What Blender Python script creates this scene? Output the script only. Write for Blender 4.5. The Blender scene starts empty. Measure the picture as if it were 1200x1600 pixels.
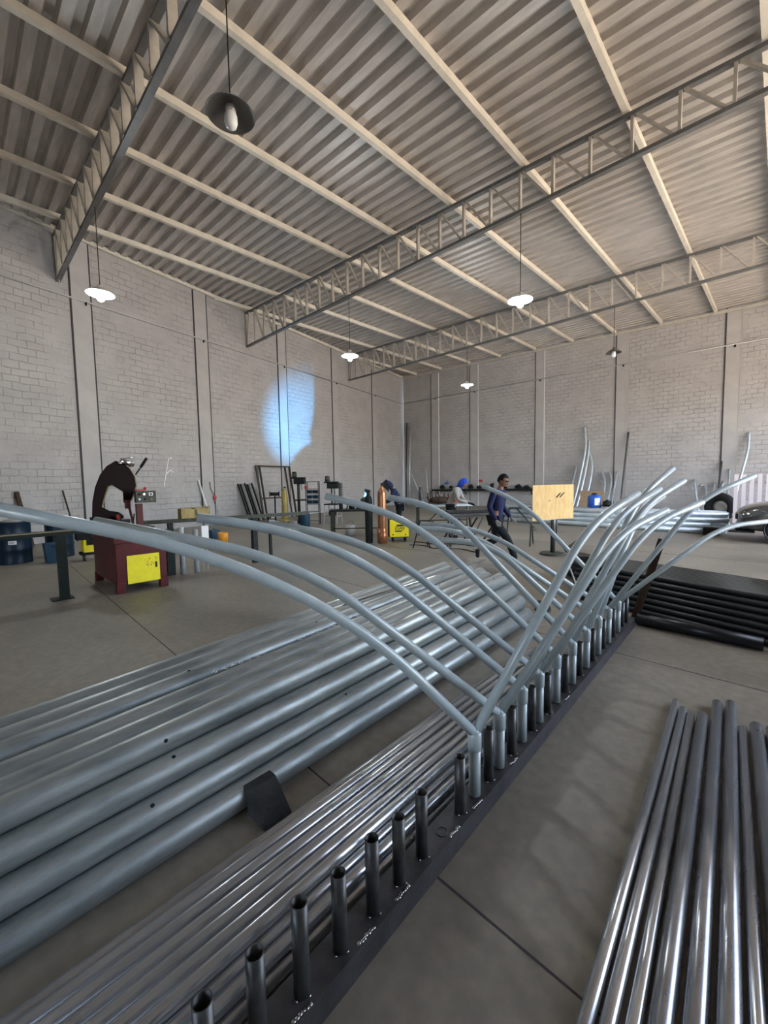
import bpy, bmesh, math, random
from mathutils import Vector, Matrix
random.seed(7)
SC = bpy.context.scene
COL = SC.collection
PI = math.pi
# ---------------------------------------------------------------- camera, sky, sun, exposure
H = 1.6
cam_d = bpy.data.cameras.new('camera'); cam = bpy.data.objects.new('camera', cam_d); COL.objects.link(cam); SC.camera = cam
yaw, pitch, roll = -0.76754, 0.071155, -0.0170626
fwd = Vector((math.sin(yaw)*math.cos(pitch), math.cos(yaw)*math.cos(pitch), -math.sin(pitch)))
rt = fwd.cross(Vector((0, 0, 1))).normalized(); up = rt.cross(fwd)
rt2 = rt*math.cos(roll)+up*math.sin(roll); up2 = -rt*math.sin(roll)+up*math.cos(roll)
M = Matrix((rt2, up2, -fwd)).transposed().to_4x4(); M.translation = (0, 0, H)
cam.matrix_world = M
cam_d.sensor_fit = 'HORIZONTAL'; cam_d.sensor_width = 36; cam_d.lens = 36*643.07/1200
cam_d.clip_start = 0.02; cam_d.clip_end = 300
w = bpy.data.worlds.new('sky'); SC.world = w; w.use_nodes = True
nt = w.node_tree; bg = nt.nodes['Background']
skyt = nt.nodes.new('ShaderNodeTexSky'); skyt.sky_type = 'NISHITA'; skyt.sun_disc = False
skyt.sun_elevation = math.radians(62); skyt.sun_rotation = math.radians(100); skyt.air_density = 1.0; skyt.dust_density = 1.5
hs = nt.nodes.new('ShaderNodeHueSaturation'); hs.inputs['Saturation'].default_value = .75; nt.links.new(skyt.outputs[0], hs.inputs['Color']); nt.links.new(hs.outputs[0], bg.inputs[0]); bg.inputs[1].default_value = 0.5
sun_d = bpy.data.lights.new('sun', 'SUN'); sun = bpy.data.objects.new('sun', sun_d); COL.objects.link(sun)
sun_d.energy = 14; sun_d.angle = math.radians(0.6); sun_d.color = (1, .94, .85)
sun.rotation_euler = (math.radians(12), math.radians(16), 0)
SC.view_settings.view_transform = 'Standard'; SC.view_settings.look = 'None'; SC.view_settings.gamma = 1
SC.view_settings.use_curve_mapping = False; SC.view_settings.exposure = 1.85

# ---------------------------------------------------------------- materials
def _n(nt, t, **kw):
    n = nt.nodes.new(t)
    for k, v in kw.items(): setattr(n, k, v)
    return n
def mat(name, c, rough=.5, metal=0, var=0, vscale=6, bump=0, bscale=60, c2=None, stretch=None, emit=None, es=0, rvar=0, thr=(.35, .65), coat=0, spec=.5):
    m = bpy.data.materials.new(name); m.use_nodes = True; nt = m.node_tree; L = nt.links
    b = nt.nodes['Principled BSDF']
    b.inputs['Base Color'].default_value = (*c, 1); b.inputs['Roughness'].default_value = rough; b.inputs['Metallic'].default_value = metal
    b.inputs['Specular IOR Level'].default_value = spec
    if coat: b.inputs['Coat Weight'].default_value = coat; b.inputs['Coat Roughness'].default_value = .12
    tc = _n(nt, 'ShaderNodeTexCoord'); mp = _n(nt, 'ShaderNodeMapping'); L.new(tc.outputs['Object'], mp.inputs[0])
    if stretch: mp.inputs['Scale'].default_value = stretch
    if var or c2:
        ns = _n(nt, 'ShaderNodeTexNoise'); ns.inputs['Scale'].default_value = vscale; ns.inputs['Detail'].default_value = 5; ns.inputs['Roughness'].default_value = .65
        L.new(mp.outputs[0], ns.inputs['Vector'])
        rmp = _n(nt, 'ShaderNodeValToRGB'); L.new(ns.outputs[0], rmp.inputs[0])
        e = rmp.color_ramp.elements
        e[0].position, e[1].position = thr
        a = c2 if c2 else tuple(max(0, x*(1-var)) for x in c)
        e[0].color = (*a, 1); e[1].color = (*(c if c2 else tuple(min(1, x*(1+var)) for x in c)), 1)
        L.new(rmp.outputs[0], b.inputs['Base Color'])
        if rvar:
            mr = _n(nt, 'ShaderNodeMapRange'); L.new(ns.outputs[0], mr.inputs[0])
            mr.inputs['From Min'].default_value = .3; mr.inputs['From Max'].default_value = .7
            mr.inputs['To Min'].default_value = rough+rvar; mr.inputs['To Max'].default_value = rough-rvar
            L.new(mr.outputs[0], b.inputs['Roughness'])
    if bump:
        n2 = _n(nt, 'ShaderNodeTexNoise'); n2.inputs['Scale'].default_value = bscale; n2.inputs['Detail'].default_value = 4
        L.new(mp.outputs[0], n2.inputs['Vector'])
        bp = _n(nt, 'ShaderNodeBump'); bp.inputs['Strength'].default_value = bump; bp.inputs['Distance'].default_value = .02
        L.new(n2.outputs[0], bp.inputs['Height']); L.new(bp.outputs[0], b.inputs['Normal'])
    if emit:
        b.inputs['Emission Color'].default_value = (*emit, 1); b.inputs['Emission Strength'].default_value = es
    return m
M_ = {}
M_['paint'] = mat('pale_grey_paint', (.39, .455, .48), .32, 0, .06, 20, coat=.3)
M_['galv'] = mat('galvanised_zinc', (.46, .49, .475), .42, .55, vscale=7, c2=(.15, .17, .172), stretch=(1, .2, 1), rvar=.12, thr=(.3, .7), bump=.05, bscale=40)
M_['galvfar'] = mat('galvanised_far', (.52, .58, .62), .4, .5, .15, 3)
M_['raw'] = mat('bare_steel', (.55, .56, .57), .24, .78, vscale=5, c2=(.30, .30, .31), stretch=(1, .25, 1), rvar=.07)
M_['rawdark'] = mat('oily_steel', (.40, .41, .43), .25, .75, vscale=4, c2=(.19, .19, .21), stretch=(1, .4, 1), rvar=.08)
M_['post'] = mat('mill_scale_steel', (.075, .075, .075), .42, .6, .3, 12)
M_['plate'] = mat('dark_plate', (.055, .052, .055), .5, .4, .3, 8, .1)
M_['black'] = mat('black_paint', (.012, .012, .014), .33, 0, .2, 8)
M_['bore'] = mat('pipe_bore', (.02, .02, .02), .8)
M_['truss'] = mat('grey_primer', (.42, .39, .345), .5, 0, .12, 4)
M_['trussshaded'] = mat('shaded_primer', (.13, .13, .13), .5, .1, .15, 4)  # same primer as the struts, underside shade painted in as a darker colour
M_['purlin'] = mat('cream_primer', (.58, .54, .47), .5, 0, .08, 3)
M_['sheet'] = mat('roof_sheet', (.52, .475, .44), .45, .15, vscale=2.2, c2=(.36, .33, .305), stretch=(.5, 3, 1), thr=(.35, .7))
M_['maroon'] = mat('maroon_paint', (.075, .009, .010), .45, 0, .15, 8)
M_['darkmaroon'] = mat('dark_brown_paint', (.008, .002, .002), .5)
M_['tan'] = mat('tan_paint', (.22, .17, .08), .5, 0, .15, 8)
M_['yellow'] = mat('yellow_paint', (.80, .68, .02), .45, 0, .05, 6)
M_['green'] = mat('dark_green_paint', (.010, .014, .012), .45, 0, .2, 8)
M_['olive'] = mat('olive_steel', (.05, .053, .042), .5, .3, .3, 8)
M_['blue'] = mat('drum_blue', (.004, .018, .038), .4, 0, .15, 6)
M_['binblue'] = mat('bin_blue', (.012, .045, .08), .5, 0, .1, 6)
M_['brightblue'] = mat('bright_blue', (.01, .09, .42), .4)
M_['white'] = mat('white_paint', (.75, .76, .75), .5)
M_['chrome'] = mat('bright_chrome', (.7, .7, .7), .15, 1)
M_['rubber'] = mat('black_rubber', (.012, .012, .012), .7)
M_['copper'] = mat('copper_cylinder', (.36, .16, .08), .28, .6, .15, 6)
M_['ochre'] = mat('ochre_paint', (.32, .24, .07), .4, .1, .2, 6)
M_['orange'] = mat('orange_plastic', (.7, .28, .02), .5)
M_['red'] = mat('red_plastic', (.4, .03, .03), .5)
M_['wood'] = mat('yellowish_wood', (.38, .29, .11), .7, 0, vscale=6, c2=(.25, .18, .06), stretch=(1, 6, 1))
M_['ply'] = mat('plywood', (.80, .56, .24), .6, 0, vscale=5, c2=(.66, .40, .14), stretch=(3, 3, .8), thr=(.3, .6))
M_['brownply'] = mat('brown_board', (.36, .25, .15), .7, 0, .15, 8)
M_['chock'] = mat('dark_timber', (.035, .036, .036), .75, 0, .3, 9, .2)
M_['machine'] = mat('machine_dark', (.018, .02, .02), .5, .3, .4, 14)
M_['tyre'] = mat('tyre_rubber', (.03, .03, .032), .75)
M_['lampdark'] = mat('lamp_enamel', (.16, .15, .14), .45, .4)
M_['lampwhite'] = mat('lamp_reflector', (.75, .75, .72), .35, .3)
M_['bulboff'] = mat('bulb_unlit', (.85, .87, .88), .25)
M_['bulbon'] = mat('bulb_lit', (1, 1, 1), .3, emit=(.85, .95, 1), es=40)
M_['cable'] = mat('cable_black', (.03, .03, .03), .6)
M_['carpaint'] = mat('car_silver_grey', (.10, .096, .092), .25, .6, coat=.6)
M_['cardark'] = mat('car_black_trim', (.012, .012, .013), .35)
M_['lens'] = mat('headlight_lens', (.10, .10, .10), .08, .3, coat=1)
M_['skin'] = mat('skin_brown', (.22, .11, .07), .5, 0, .08, 10)
M_['navy'] = mat('navy_cloth', (.018, .022, .06), .8, 0, .2, 12, .2, 30)
M_['trousers'] = mat('dark_trousers', (.018, .02, .024), .85, 0, .2, 12, .2, 30)
M_['glove'] = mat('grey_glove', (.32, .31, .28), .8)
M_['boot'] = mat('black_boot', (.01, .01, .01), .5)
M_['hair'] = mat('dark_hair', (.012, .01, .008), .7)
M_['hood'] = mat('blue_hood', (.02, .06, .38), .75, 0, .2, 14)
M_['greycloth'] = mat('grey_jacket', (.28, .27, .25), .85, 0, .15, 10)
M_['pinkcloth'] = mat('salmon_cloth', (.6, .13, .09), .85)
M_['arc'] = mat('arc_glow', (1, 1, 1), .5, emit=(.35, .8, 1), es=25)
M_['teal'] = mat('teal_mask', (.1, .35, .4), .5)
M_['duct'] = mat('conduit_grey', (.42, .41, .40), .4, .3)
M_['jointdark'] = mat('sealant_dark', (.055, .05, .055), .8)
M_['jointhighlight'] = mat('conduit_highlight', (.7, .7, .7), .5)  # highlight on the conduits painted as a white colour
M_['stripe'] = mat('pinkish_white_paint', (.72, .62, .64), .5)
M_['rust'] = mat('rusty_steel', (.055, .035, .026), .65, .4, .3, 12)
for k_, v_ in dict(black=.3, bore=.05, maroon=.25, darkmaroon=.08, tan=.3, green=.12, olive=.25, blue=.3, binblue=.25, rubber=.1, chock=.15, machine=.15, tyre=.12, cable=.1, cardark=.3, navy=.1, trousers=.08, glove=.15, boot=.2, hair=.15, hood=.15, greycloth=.1, pinkcloth=.1, rust=.15, plate=.3, jointdark=.1, yellow=.3, skin=.3).items():
    M_[k_].node_tree.nodes['Principled BSDF'].inputs['Specular IOR Level'].default_value = v_
M_['bracket'] = mat('weld_bead', (.45, .45, .46), .25, 1)

def wall_mat(name, plain=False):
    m = bpy.data.materials.new(name); m.use_nodes = True; nt = m.node_tree; L = nt.links; b = nt.nodes['Principled BSDF']
    b.inputs['Roughness'].default_value = .75
    tc = _n(nt, 'ShaderNodeTexCoord'); sp = _n(nt, 'ShaderNodeSeparateXYZ'); cb = _n(nt, 'ShaderNodeCombineXYZ')
    L.new(tc.outputs['Object'], sp.inputs[0]); L.new(sp.outputs['X'], cb.inputs['X']); L.new(sp.outputs['Z'], cb.inputs['Y'])
    ns = _n(nt, 'ShaderNodeTexNoise'); ns.inputs['Scale'].default_value = 1.3; ns.inputs['Detail'].default_value = 6; ns.inputs['Roughness'].default_value = .6
    L.new(cb.outputs[0], ns.inputs['Vector'])
    r = _n(nt, 'ShaderNodeValToRGB'); e = r.color_ramp.elements; e[0].position = .3; e[1].position = .72
    e[0].color = (.345, .325, .32, 1); e[1].color = (.42, .40, .392, 1); L.new(ns.outputs[0], r.inputs[0])
    if plain:
        L.new(r.outputs[0], b.inputs['Base Color']); return m
    # distort the courses slightly, blocks 0.39 x 0.19
    n2 = _n(nt, 'ShaderNodeTexNoise'); n2.inputs['Scale'].default_value = 2.5; L.new(cb.outputs[0], n2.inputs['Vector'])
    va = _n(nt, 'ShaderNodeVectorMath', operation='MULTIPLY_ADD'); L.new(n2.outputs['Color'], va.inputs[0])
    va.inputs[1].default_value = (.09, .09, 0); L.new(cb.outputs[0], va.inputs[2])
    bk = _n(nt, 'ShaderNodeTexBrick'); L.new(va.outputs[0], bk.inputs['Vector'])
    bk.inputs['Scale'].default_value = 1; bk.inputs['Brick Width'].default_value = .40; bk.inputs['Row Height'].default_value = .20
    bk.inputs['Mortar Size'].default_value = .012; bk.inputs['Mortar Smooth'].default_value = .6
    # mortar lines show only here and there under the paint
    n3 = _n(nt, 'ShaderNodeTexNoise'); n3.inputs['Scale'].default_value = .9; n3.inputs['Detail'].default_value = 8; n3.inputs['Roughness'].default_value = .75
    L.new(cb.outputs[0], n3.inputs['Vector'])
    mr = _n(nt, 'ShaderNodeMapRange'); L.new(n3.outputs[0], mr.inputs[0]); mr.inputs['From Min'].default_value = .42; mr.inputs['From Max'].default_value = .66
    mu = _n(nt, 'ShaderNodeMath', operation='MULTIPLY'); L.new(mr.outputs[0], mu.inputs[0]); L.new(bk.outputs['Fac'], mu.inputs[1])
    mu2 = _n(nt, 'ShaderNodeMath', operation='MULTIPLY'); L.new(mu.outputs[0], mu2.inputs[0]); mu2.inputs[1].default_value = .42
    mx = _n(nt, 'ShaderNodeMix', data_type='RGBA'); L.new(mu2.outputs[0], mx.inputs['Factor']); L.new(r.outputs[0], mx.inputs['A']); mx.inputs['B'].default_value = (.19, .17, .165, 1)
    L.new(mx.outputs['Result'], b.inputs['Base Color'])
    n4 = _n(nt, 'ShaderNodeTexNoise'); n4.inputs['Scale'].default_value = 9; n4.inputs['Detail'].default_value = 8; n4.inputs['Roughness'].default_value = .7
    L.new(cb.outputs[0], n4.inputs['Vector'])
    su = _n(nt, 'ShaderNodeMath', operation='MULTIPLY_ADD'); L.new(mu.outputs[0], su.inputs[0]); su.inputs[1].default_value = -1.2; L.new(n4.outputs[0], su.inputs[2])
    bp = _n(nt, 'ShaderNodeBump'); bp.inputs['Strength'].default_value = .8; bp.inputs['Distance'].default_value = .035
    L.new(su.outputs[0], bp.inputs['Height']); L.new(bp.outputs[0], b.inputs['Normal'])
    return m
M_['block'] = wall_mat('painted_block'); M_['column'] = wall_mat('painted_concrete', True)

def floor_mat():
    m = bpy.data.materials.new('shop_concrete'); m.use_nodes = True; nt = m.node_tree; L = nt.links; b = nt.nodes['Principled BSDF']
    tc = _n(nt, 'ShaderNodeTexCoord')
    n1 = _n(nt, 'ShaderNodeTexNoise'); n1.inputs['Scale'].default_value = .55; n1.inputs['Detail'].default_value = 9; n1.inputs['Roughness'].default_value = .62; n1.inputs['Distortion'].default_value = .6
    L.new(tc.outputs['Object'], n1.inputs['Vector'])
    r = _n(nt, 'ShaderNodeValToRGB'); e = r.color_ramp.elements; e[0].position = .28; e[1].position = .75
    e[0].color = (.135, .118, .093, 1); e[1].color = (.295, .262, .212, 1); L.new(n1.outputs[0], r.inputs[0])
    n2 = _n(nt, 'ShaderNodeTexNoise'); n2.inputs['Scale'].default_value = 14; n2.inputs['Detail'].default_value = 8; L.new(tc.outputs['Object'], n2.inputs['Vector'])
    r2 = _n(nt, 'ShaderNodeValToRGB'); e = r2.color_ramp.elements; e[0].position = .35; e[1].position = .7
    e[0].color = (.84, .84, .84, 1); e[1].color = (1.1, 1.09, 1.07, 1); L.new(n2.outputs[0], r2.inputs[0])
    mx = _n(nt, 'ShaderNodeMix', data_type='RGBA', blend_type='MULTIPLY'); mx.inputs['Factor'].default_value = 1
    L.new(r.outputs[0], mx.inputs['A']); L.new(r2.outputs[0], mx.inputs['B'])
    L.new(mx.outputs['Result'], b.inputs['Base Color'])
    mr = _n(nt, 'ShaderNodeMapRange'); L.new(n1.outputs[0], mr.inputs[0]); mr.inputs['To Min'].default_value = .38; mr.inputs['To Max'].default_value = .62
    L.new(mr.outputs[0], b.inputs['Roughness'])
    bp = _n(nt, 'ShaderNodeBump'); bp.inputs['Strength'].default_value = .12; bp.inputs['Distance'].default_value = .01
    L.new(n2.outputs[0], bp.inputs['Height']); L.new(bp.outputs[0], b.inputs['Normal'])
    return m
M_['floor'] = floor_mat()
M_['yard'] = mat('yard_ground', (.62, .52, .40), .9, 0, .15, .6)

# ---------------------------------------------------------------- helpers
class MB:
    def __init__(s): s.bm = bmesh.new()
    def box(s, c, size, rot=None):
        r = bmesh.ops.create_cube(s.bm, size=1)['verts']
        mt = Matrix.Translation(c) @ (rot.to_4x4() if rot is not None else Matrix.Identity(4)) @ Matrix.Diagonal((*size, 1))
        bmesh.ops.transform(s.bm, matrix=mt, verts=r); return s
    def bar(s, a, b, wx, wz, upv=(0, 0, 1)):
        a, b = Vector(a), Vector(b); d = b-a; L = d.length; d.normalize()
        u = Vector(upv)
        if abs(d.dot(u)) > .98: u = Vector((0, 1, 0))
        x = d.cross(u).normalized(); z = x.cross(d)
        R = Matrix((x, d, z)).transposed()
        return s.box((a+b)/2, (wx, L, wz), R)
    def tube(s, path, r, n=12, wall=0, caps=True):
        P = [Vector(p) for p in path]
        rs = r if isinstance(r, (list, tuple)) else [r]*len(P)
        T = []
        for i in range(len(P)):
            a = P[max(i-1, 0)]; b = P[min(i+1, len(P)-1)]; T.append((b-a).normalized())
        u = Vector((0, 0, 1)) if abs(T[0].z) < .9 else Vector((1, 0, 0))
        x = T[0].cross(u).normalized()
        def ring(k, rad, xx):
            y = T[k].cross(xx).normalized()
            return [s.bm.verts.new(P[k]+(xx*math.cos(t)+y*math.sin(t))*rad) for t in [2*PI*j/n for j in range(n)]]
        xs = []
        for k in range(len(P)):
            x = (x-T[k]*x.dot(T[k])).normalized(); xs.append(x.copy())
        out = [ring(k, rs[k], xs[k]) for k in range(len(P))]
        def skin(rr, flip=False):
            for a, b in zip(rr, rr[1:]):
                for j in range(n):
                    q = [a[j], a[(j+1) % n], b[(j+1) % n], b[j]]
                    f = s.bm.faces.new(q if not flip else q[::-1]); f.smooth = True
        skin(out, True)
        if wall:
            inn = [ring(k, rs[k]-wall, xs[k]) for k in range(len(P))]
            skin(inn)
            for o, i_ in ((out[0], inn[0]), (out[-1], inn[-1])):
                for j in range(n):
                    s.bm.faces.new([o[j], i_[j], i_[(j+1) % n], o[(j+1) % n]])
        elif caps:
            s.bm.faces.new(out[0]); s.bm.faces.new(out[-1][::-1])
        return s
    def cyl(s, a, b, r, n=16, wall=0): return s.tube([a, b], r, n, wall)
    def lathe(s, prof, c=(0, 0, 0), n=24, axis=None, rot=None):
        c = Vector(c); R = rot if rot is not None else Matrix.Identity(3)
        rings = []
        for r, z in prof:
            if r < 1e-5: rings.append([s.bm.verts.new(c+R@Vector((0, 0, z)))])
            else: rings.append([s.bm.verts.new(c+R@Vector((r*math.cos(2*PI*j/n), r*math.sin(2*PI*j/n), z))) for j in range(n)])
        for a, b in zip(rings, rings[1:]):
            for j in range(n):
                if len(a) == 1 and len(b) == 1: continue
                if len(a) == 1: f = s.bm.faces.new([a[0], b[j], b[(j+1) % n]])
                elif len(b) == 1: f = s.bm.faces.new([a[j], b[0], a[(j+1) % n]])
                else: f = s.bm.faces.new([a[j], b[j], b[(j+1) % n], a[(j+1) % n]])
                f.smooth = True
        return s
    def ball(s, c, r, sc=(1, 1, 1), n=14, rot=None):
        v = bmesh.ops.create_uvsphere(s.bm, u_segments=n, v_segments=max(6, n*2//3), radius=r)['verts']
        mt = Matrix.Translation(c) @ (rot.to_4x4() if rot is not None else Matrix.Identity(4)) @ Matrix.Diagonal((*sc, 1))
        bmesh.ops.transform(s.bm, matrix=mt, verts=v)
        for q in v:
            for f in q.link_faces: f.smooth = True
        return s
    def prism(s, poly, a, b):
        """poly in 3D (list of Vector), extruded by vector b-a"""
        d = Vector(b)-Vector(a)
        v1 = [s.bm.verts.new(Vector(p)) for p in poly]; v2 = [s.bm.verts.new(Vector(p)+d) for p in poly]
        s.bm.faces.new(v1); s.bm.faces.new(v2[::-1]); n = len(poly)
        for i in range(n): s.bm.faces.new([v1[i], v2[i], v2[(i+1) % n], v1[(i+1) % n]])
        return s
    def mesh(s, name):
        me = bpy.data.meshes.new(name); bmesh.ops.recalc_face_normals(s.bm, faces=s.bm.faces); s.bm.to_mesh(me); s.bm.free(); return me
    def obj(s, name, m, parent=None, bevel=0, loc=None):
        me = s.mesh(name); me.materials.append(M_[m] if isinstance(m, str) else m)
        o = bpy.data.objects.new(name, me); COL.objects.link(o)
        if parent is not None: o.parent = parent
        if loc is not None: o.location = loc
        if bevel:
            md = o.modifiers.new('edge', 'BEVEL'); md.width = bevel; md.segments = 2; md.limit_method = 'ANGLE'
        return o
def tag(o, label, cat, group=None, kind=None):
    o['label'] = label; o['category'] = cat
    if group: o['group'] = group
    if kind: o['kind'] = kind
    return o
def thing(name, label, cat, loc=(0, 0, 0), rz=0, group=None):
    o = bpy.data.objects.new(name, None); COL.objects.link(o); o.location = loc; o.rotation_euler = (0, 0, rz); o.empty_display_size = .1
    return tag(o, label, cat, group)
def struct(o): o['kind'] = 'structure'; return o
ORD = ['first', 'second', 'third', 'fourth', 'fifth', 'sixth', 'seventh', 'eighth', 'ninth', 'tenth', 'eleventh', 'twelfth', 'thirteenth',
       'fourteenth', 'fifteenth', 'sixteenth', 'seventeenth', 'eighteenth', 'nineteenth', 'twentieth']

# ---------------------------------------------------------------- room shell
TH = -.21748; WD = Vector((math.sin(TH), math.cos(TH), 0)); WN = Vector((math.cos(TH), -math.sin(TH), 0)); WC = -14.80   # block wall: n.p = c
T2 = -.048957; FD = Vector((math.cos(T2), -math.sin(T2), 0)); FN = Vector((math.sin(T2), math.cos(T2), 0)); FC = 24.141
def LW(t, off=0, z=0): p = WN*(WC+off)+WD*t; p.z = z; return p
def FWp(t, off=0, z=0): p = FN*(FC-off)+FD*t; p.z = z; return p
def roof_z(x, y): return 9.15-(.06-.0018*y)*(x+17.5)
XR = 6.0; YB = -7.0

def slab_grid():
    b = MB(); b.box((-5, 9, -.15), (36, 36, .3)); return b
fl = struct(slab_grid().obj('floor', 'floor'))
yard = struct(MB().box((28, 9, -.2), (30, 80, .36)).obj('ground_outside', 'yard'))
yard.location = (0, 0, 0)
# floor saw cuts (thin dark sealant strips let into the slab)
for i, (a, b_) in enumerate([((-14.5, 1.66), (6, 1.05)), ((-17, 4.75), (6, 3.85)), ((-17, 7.9), (6, 6.9)), ((-17, 11), (6, 10))]):
    struct(MB().bar((*a, .0005), (*b_, .0005), .008, .002).obj('floor_joint_line', 'jointdark'))

def wall_obj(name, origin, d, length, h0, h1, thick, nrm, m):
    """wall as local X = along, Z = up, thickness outward"""
    o_ = MB(); y = thick
    poly = [Vector((0, 0, 0)), Vector((length, 0, 0)), Vector((length, 0, h1)), Vector((0, 0, h0))]
    o_.prism(poly, (0, 0, 0), (0, y, 0))
    o = o_.obj(name, m); o.location = origin; o.rotation_euler = (0, 0, math.atan2(d.y, d.x)); return struct(o)
# block wall (towards -x) : local +Y must point outward (away from room)
wall_obj('wall_left', LW(-8), WD, 35.2, 9.75, 9.55, .25, WN, 'block')
wall_obj('wall_far', FWp(-19.03), FD, 30, 9.5, 9.0, .25, FN, 'block')
# door side wall with its wide opening
struct(MB().box((XR, -1.2, 4.2), (.25, 12.6, 8.5)).box((XR, 23, 4.2), (.25, 2.6, 8.5)).box((XR, 9.2, 7.6), (.25, 28, 2.0)).obj('wall_right', 'column'))
struct(MB().box((-9.6, YB, 4.8), (14.2, .25, 9.6)).box((3.5, YB, 4.4), (5.3, .25, 8.8)).box((-.9, YB, 6.6), (3.6, .25, 5.4)).obj('wall_back', 'column'))

# pilasters + sealant joints
for i, (t0, t1) in enumerate([(1.95, 2.45), (6.13, 6.64), (10.26, 10.78), (14.62, 15.13), (18.72, 19.2), (22.85, 23.3)]):
    c = LW((t0+t1)/2, .015, 4.65)
    o = MB().box((0, 0, 0), (t1-t0, .05, 9.3)).obj('wall_pilaster', 'column'); o.location = c; o.rotation_euler = (0, 0, math.atan2(WD.y, WD.x)); struct(o)
    b_ = MB()
    for t in ((t0-.02, t1+.02) if i < 4 else (t0-.02,)): b_.box(LW(t, .02, 4.65), (.045, .035, 9.25), Matrix.Rotation(math.atan2(WD.y, WD.x), 3, 'Z'))
    struct(b_.obj('wall_joint_strip', 'jointdark'))
for i, (t0, t1) in enumerate([(-16.55, -15.97), (-13.52, -12.97), (-9.26, -8.78), (-5.11, -4.6), (-.8, -.3), (3.5, 4.0)]):
    o = MB().box((0, 0, 0), (t1-t0, .05, 9.0)).obj('wall_pilaster', 'column'); o.location = FWp((t0+t1)/2, .015, 4.5); o.rotation_euler = (0, 0, math.atan2(FD.y, FD.x)); struct(o)
    R = Matrix.Rotation(math.atan2(FD.y, FD.x), 3, 'Z')
    struct(MB().box(FWp(t0-.02, .02, 4.5), (.045, .035, 9.0), R).obj('wall_joint_strip', 'jointdark'))
    struct(MB().box(FWp(t1+.02, .03, 4.5), (.035, .04, 9.0), R).obj('wall_joint_strip', 'jointhighlight' if i < 3 else 'duct'))  # pale line beside the pilaster, the conduit highlight put in as colour

# painted chalk mark on the block wall above the bench
b_ = MB()
for a, c in [((8.93, 2.62), (8.80, 2.05)), ((8.80, 2.05), (8.70, 1.62)), ((8.93, 2.62), (9.05, 2.66)), ((8.80, 2.05), (8.98, 2.20)), ((8.98, 2.20), (9.08, 2.12))]:
    b_.bar(LW(a[0], .012, a[1]), LW(c[0], .012, c[1]), .012, .03)
tag(b_.obj('chalk_mark', 'white'), 'white chalk scribble on the block wall above the crate', 'chalk mark')

# ---------------------------------------------------------------- roof
def corrugated():
    b = MB(); bm = b.bm; per = .34; prof = [(0, 0), (.15, 0), (.18, .095), (.30, .095)]
    xs = [-22, -19, -16, -13, -10, -7, -4, -1, 2, 4.5, 6.4]
    rows = []; y = YB-.3
    while y < 24.9:
        for dy, dz in prof:
            rows.append([bm.verts.new((x, y+dy, roof_z(x, min(y, 24))+.16+dz)) for x in xs])
        y += per
    for a, c in zip(rows, rows[1:]):
        for j in range(len(xs)-1): bm.faces.new([a[j], a[j+1], c[j+1], c[j]])
    return b
ro = struct(corrugated().obj('ceiling', 'sheet'))
md = ro.modifiers.new('thick', 'SOLIDIFY'); md.thickness = .004
PX = [-18.95, -16.85, -14.66, -12.6, -10.45, -8.42, -6.38, -4.41, -2.38, -.43, 1.6, 3.6, 5.5]
for i, x in enumerate(PX):
    # the purlin ends at the block wall where the wall cuts in front of it
    y0 = YB+.2
    # wall line x at given y :  x*cos - y*sin = WC
    ywall = (x*math.cos(TH)-WC)/math.sin(TH)
    if ywall > y0: y0 = ywall+.1
    ye = (FC-math.sin(T2)*x)/math.cos(T2)-.05
    if y0 > ye-.5: continue
    b_ = MB(); ys = [y0+(ye-y0)*k/8 for k in range(9)]
    for a, c in zip(ys, ys[1:]):
        b_.bar((x, a, roof_z(x, a)+.08), (x, c, roof_z(x, c)+.08), .10, .14)
    tag(b_.obj('roof_purlin', 'purlin'), 'cream steel roof purlin, %s in order going away from the long block wall' % ORD[i], 'roof beam', 'roof purlins')
# eave beams following the two walls
tag(MB().bar(LW(-7.5, .07, 9.22), LW(27.0, .07, 9.22), .10, .12).obj('eave_beam', 'purlin'), 'cream eave beam along the top of the long block wall', 'roof beam')
tag(MB().bar(FWp(-19.0, .06, 9.16), FWp(6.8, .06, 8.75), .08, .13).obj('eave_beam', 'truss'), 'grey eave beam along the top of the far block wall', 'roof beam')
# conduits on the walls
def conduit(name, P0, P1, clips, label):
    t = thing(name, label, 'conduit', P0)
    MB().cyl((0, 0, 0), P1-P0, .028, 10).obj('pipe', 'duct', t)
    for c in clips: MB().box(c-P0, (.07, .05, .10)).obj('pipe_clip', 'machine', t)
    return t
conduit('wall_conduit', LW(-7, .07, 7.38), LW(26.9, .07, 7.33), [LW(t, .06, 7.31) for t in (6.5, 10.6, 15.0, 19.1, 23.2)], 'thin grey conduit running along the long block wall below the trusses')
conduit('wall_conduit', FWp(-18.9, .07, 7.33), FWp(6.5, .07, 7.40), [FWp(t, .06, 7.31) for t in (-16.2, -13.2, -9.0, -4.8, -.5)], 'thin grey conduit running along the far block wall')

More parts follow.
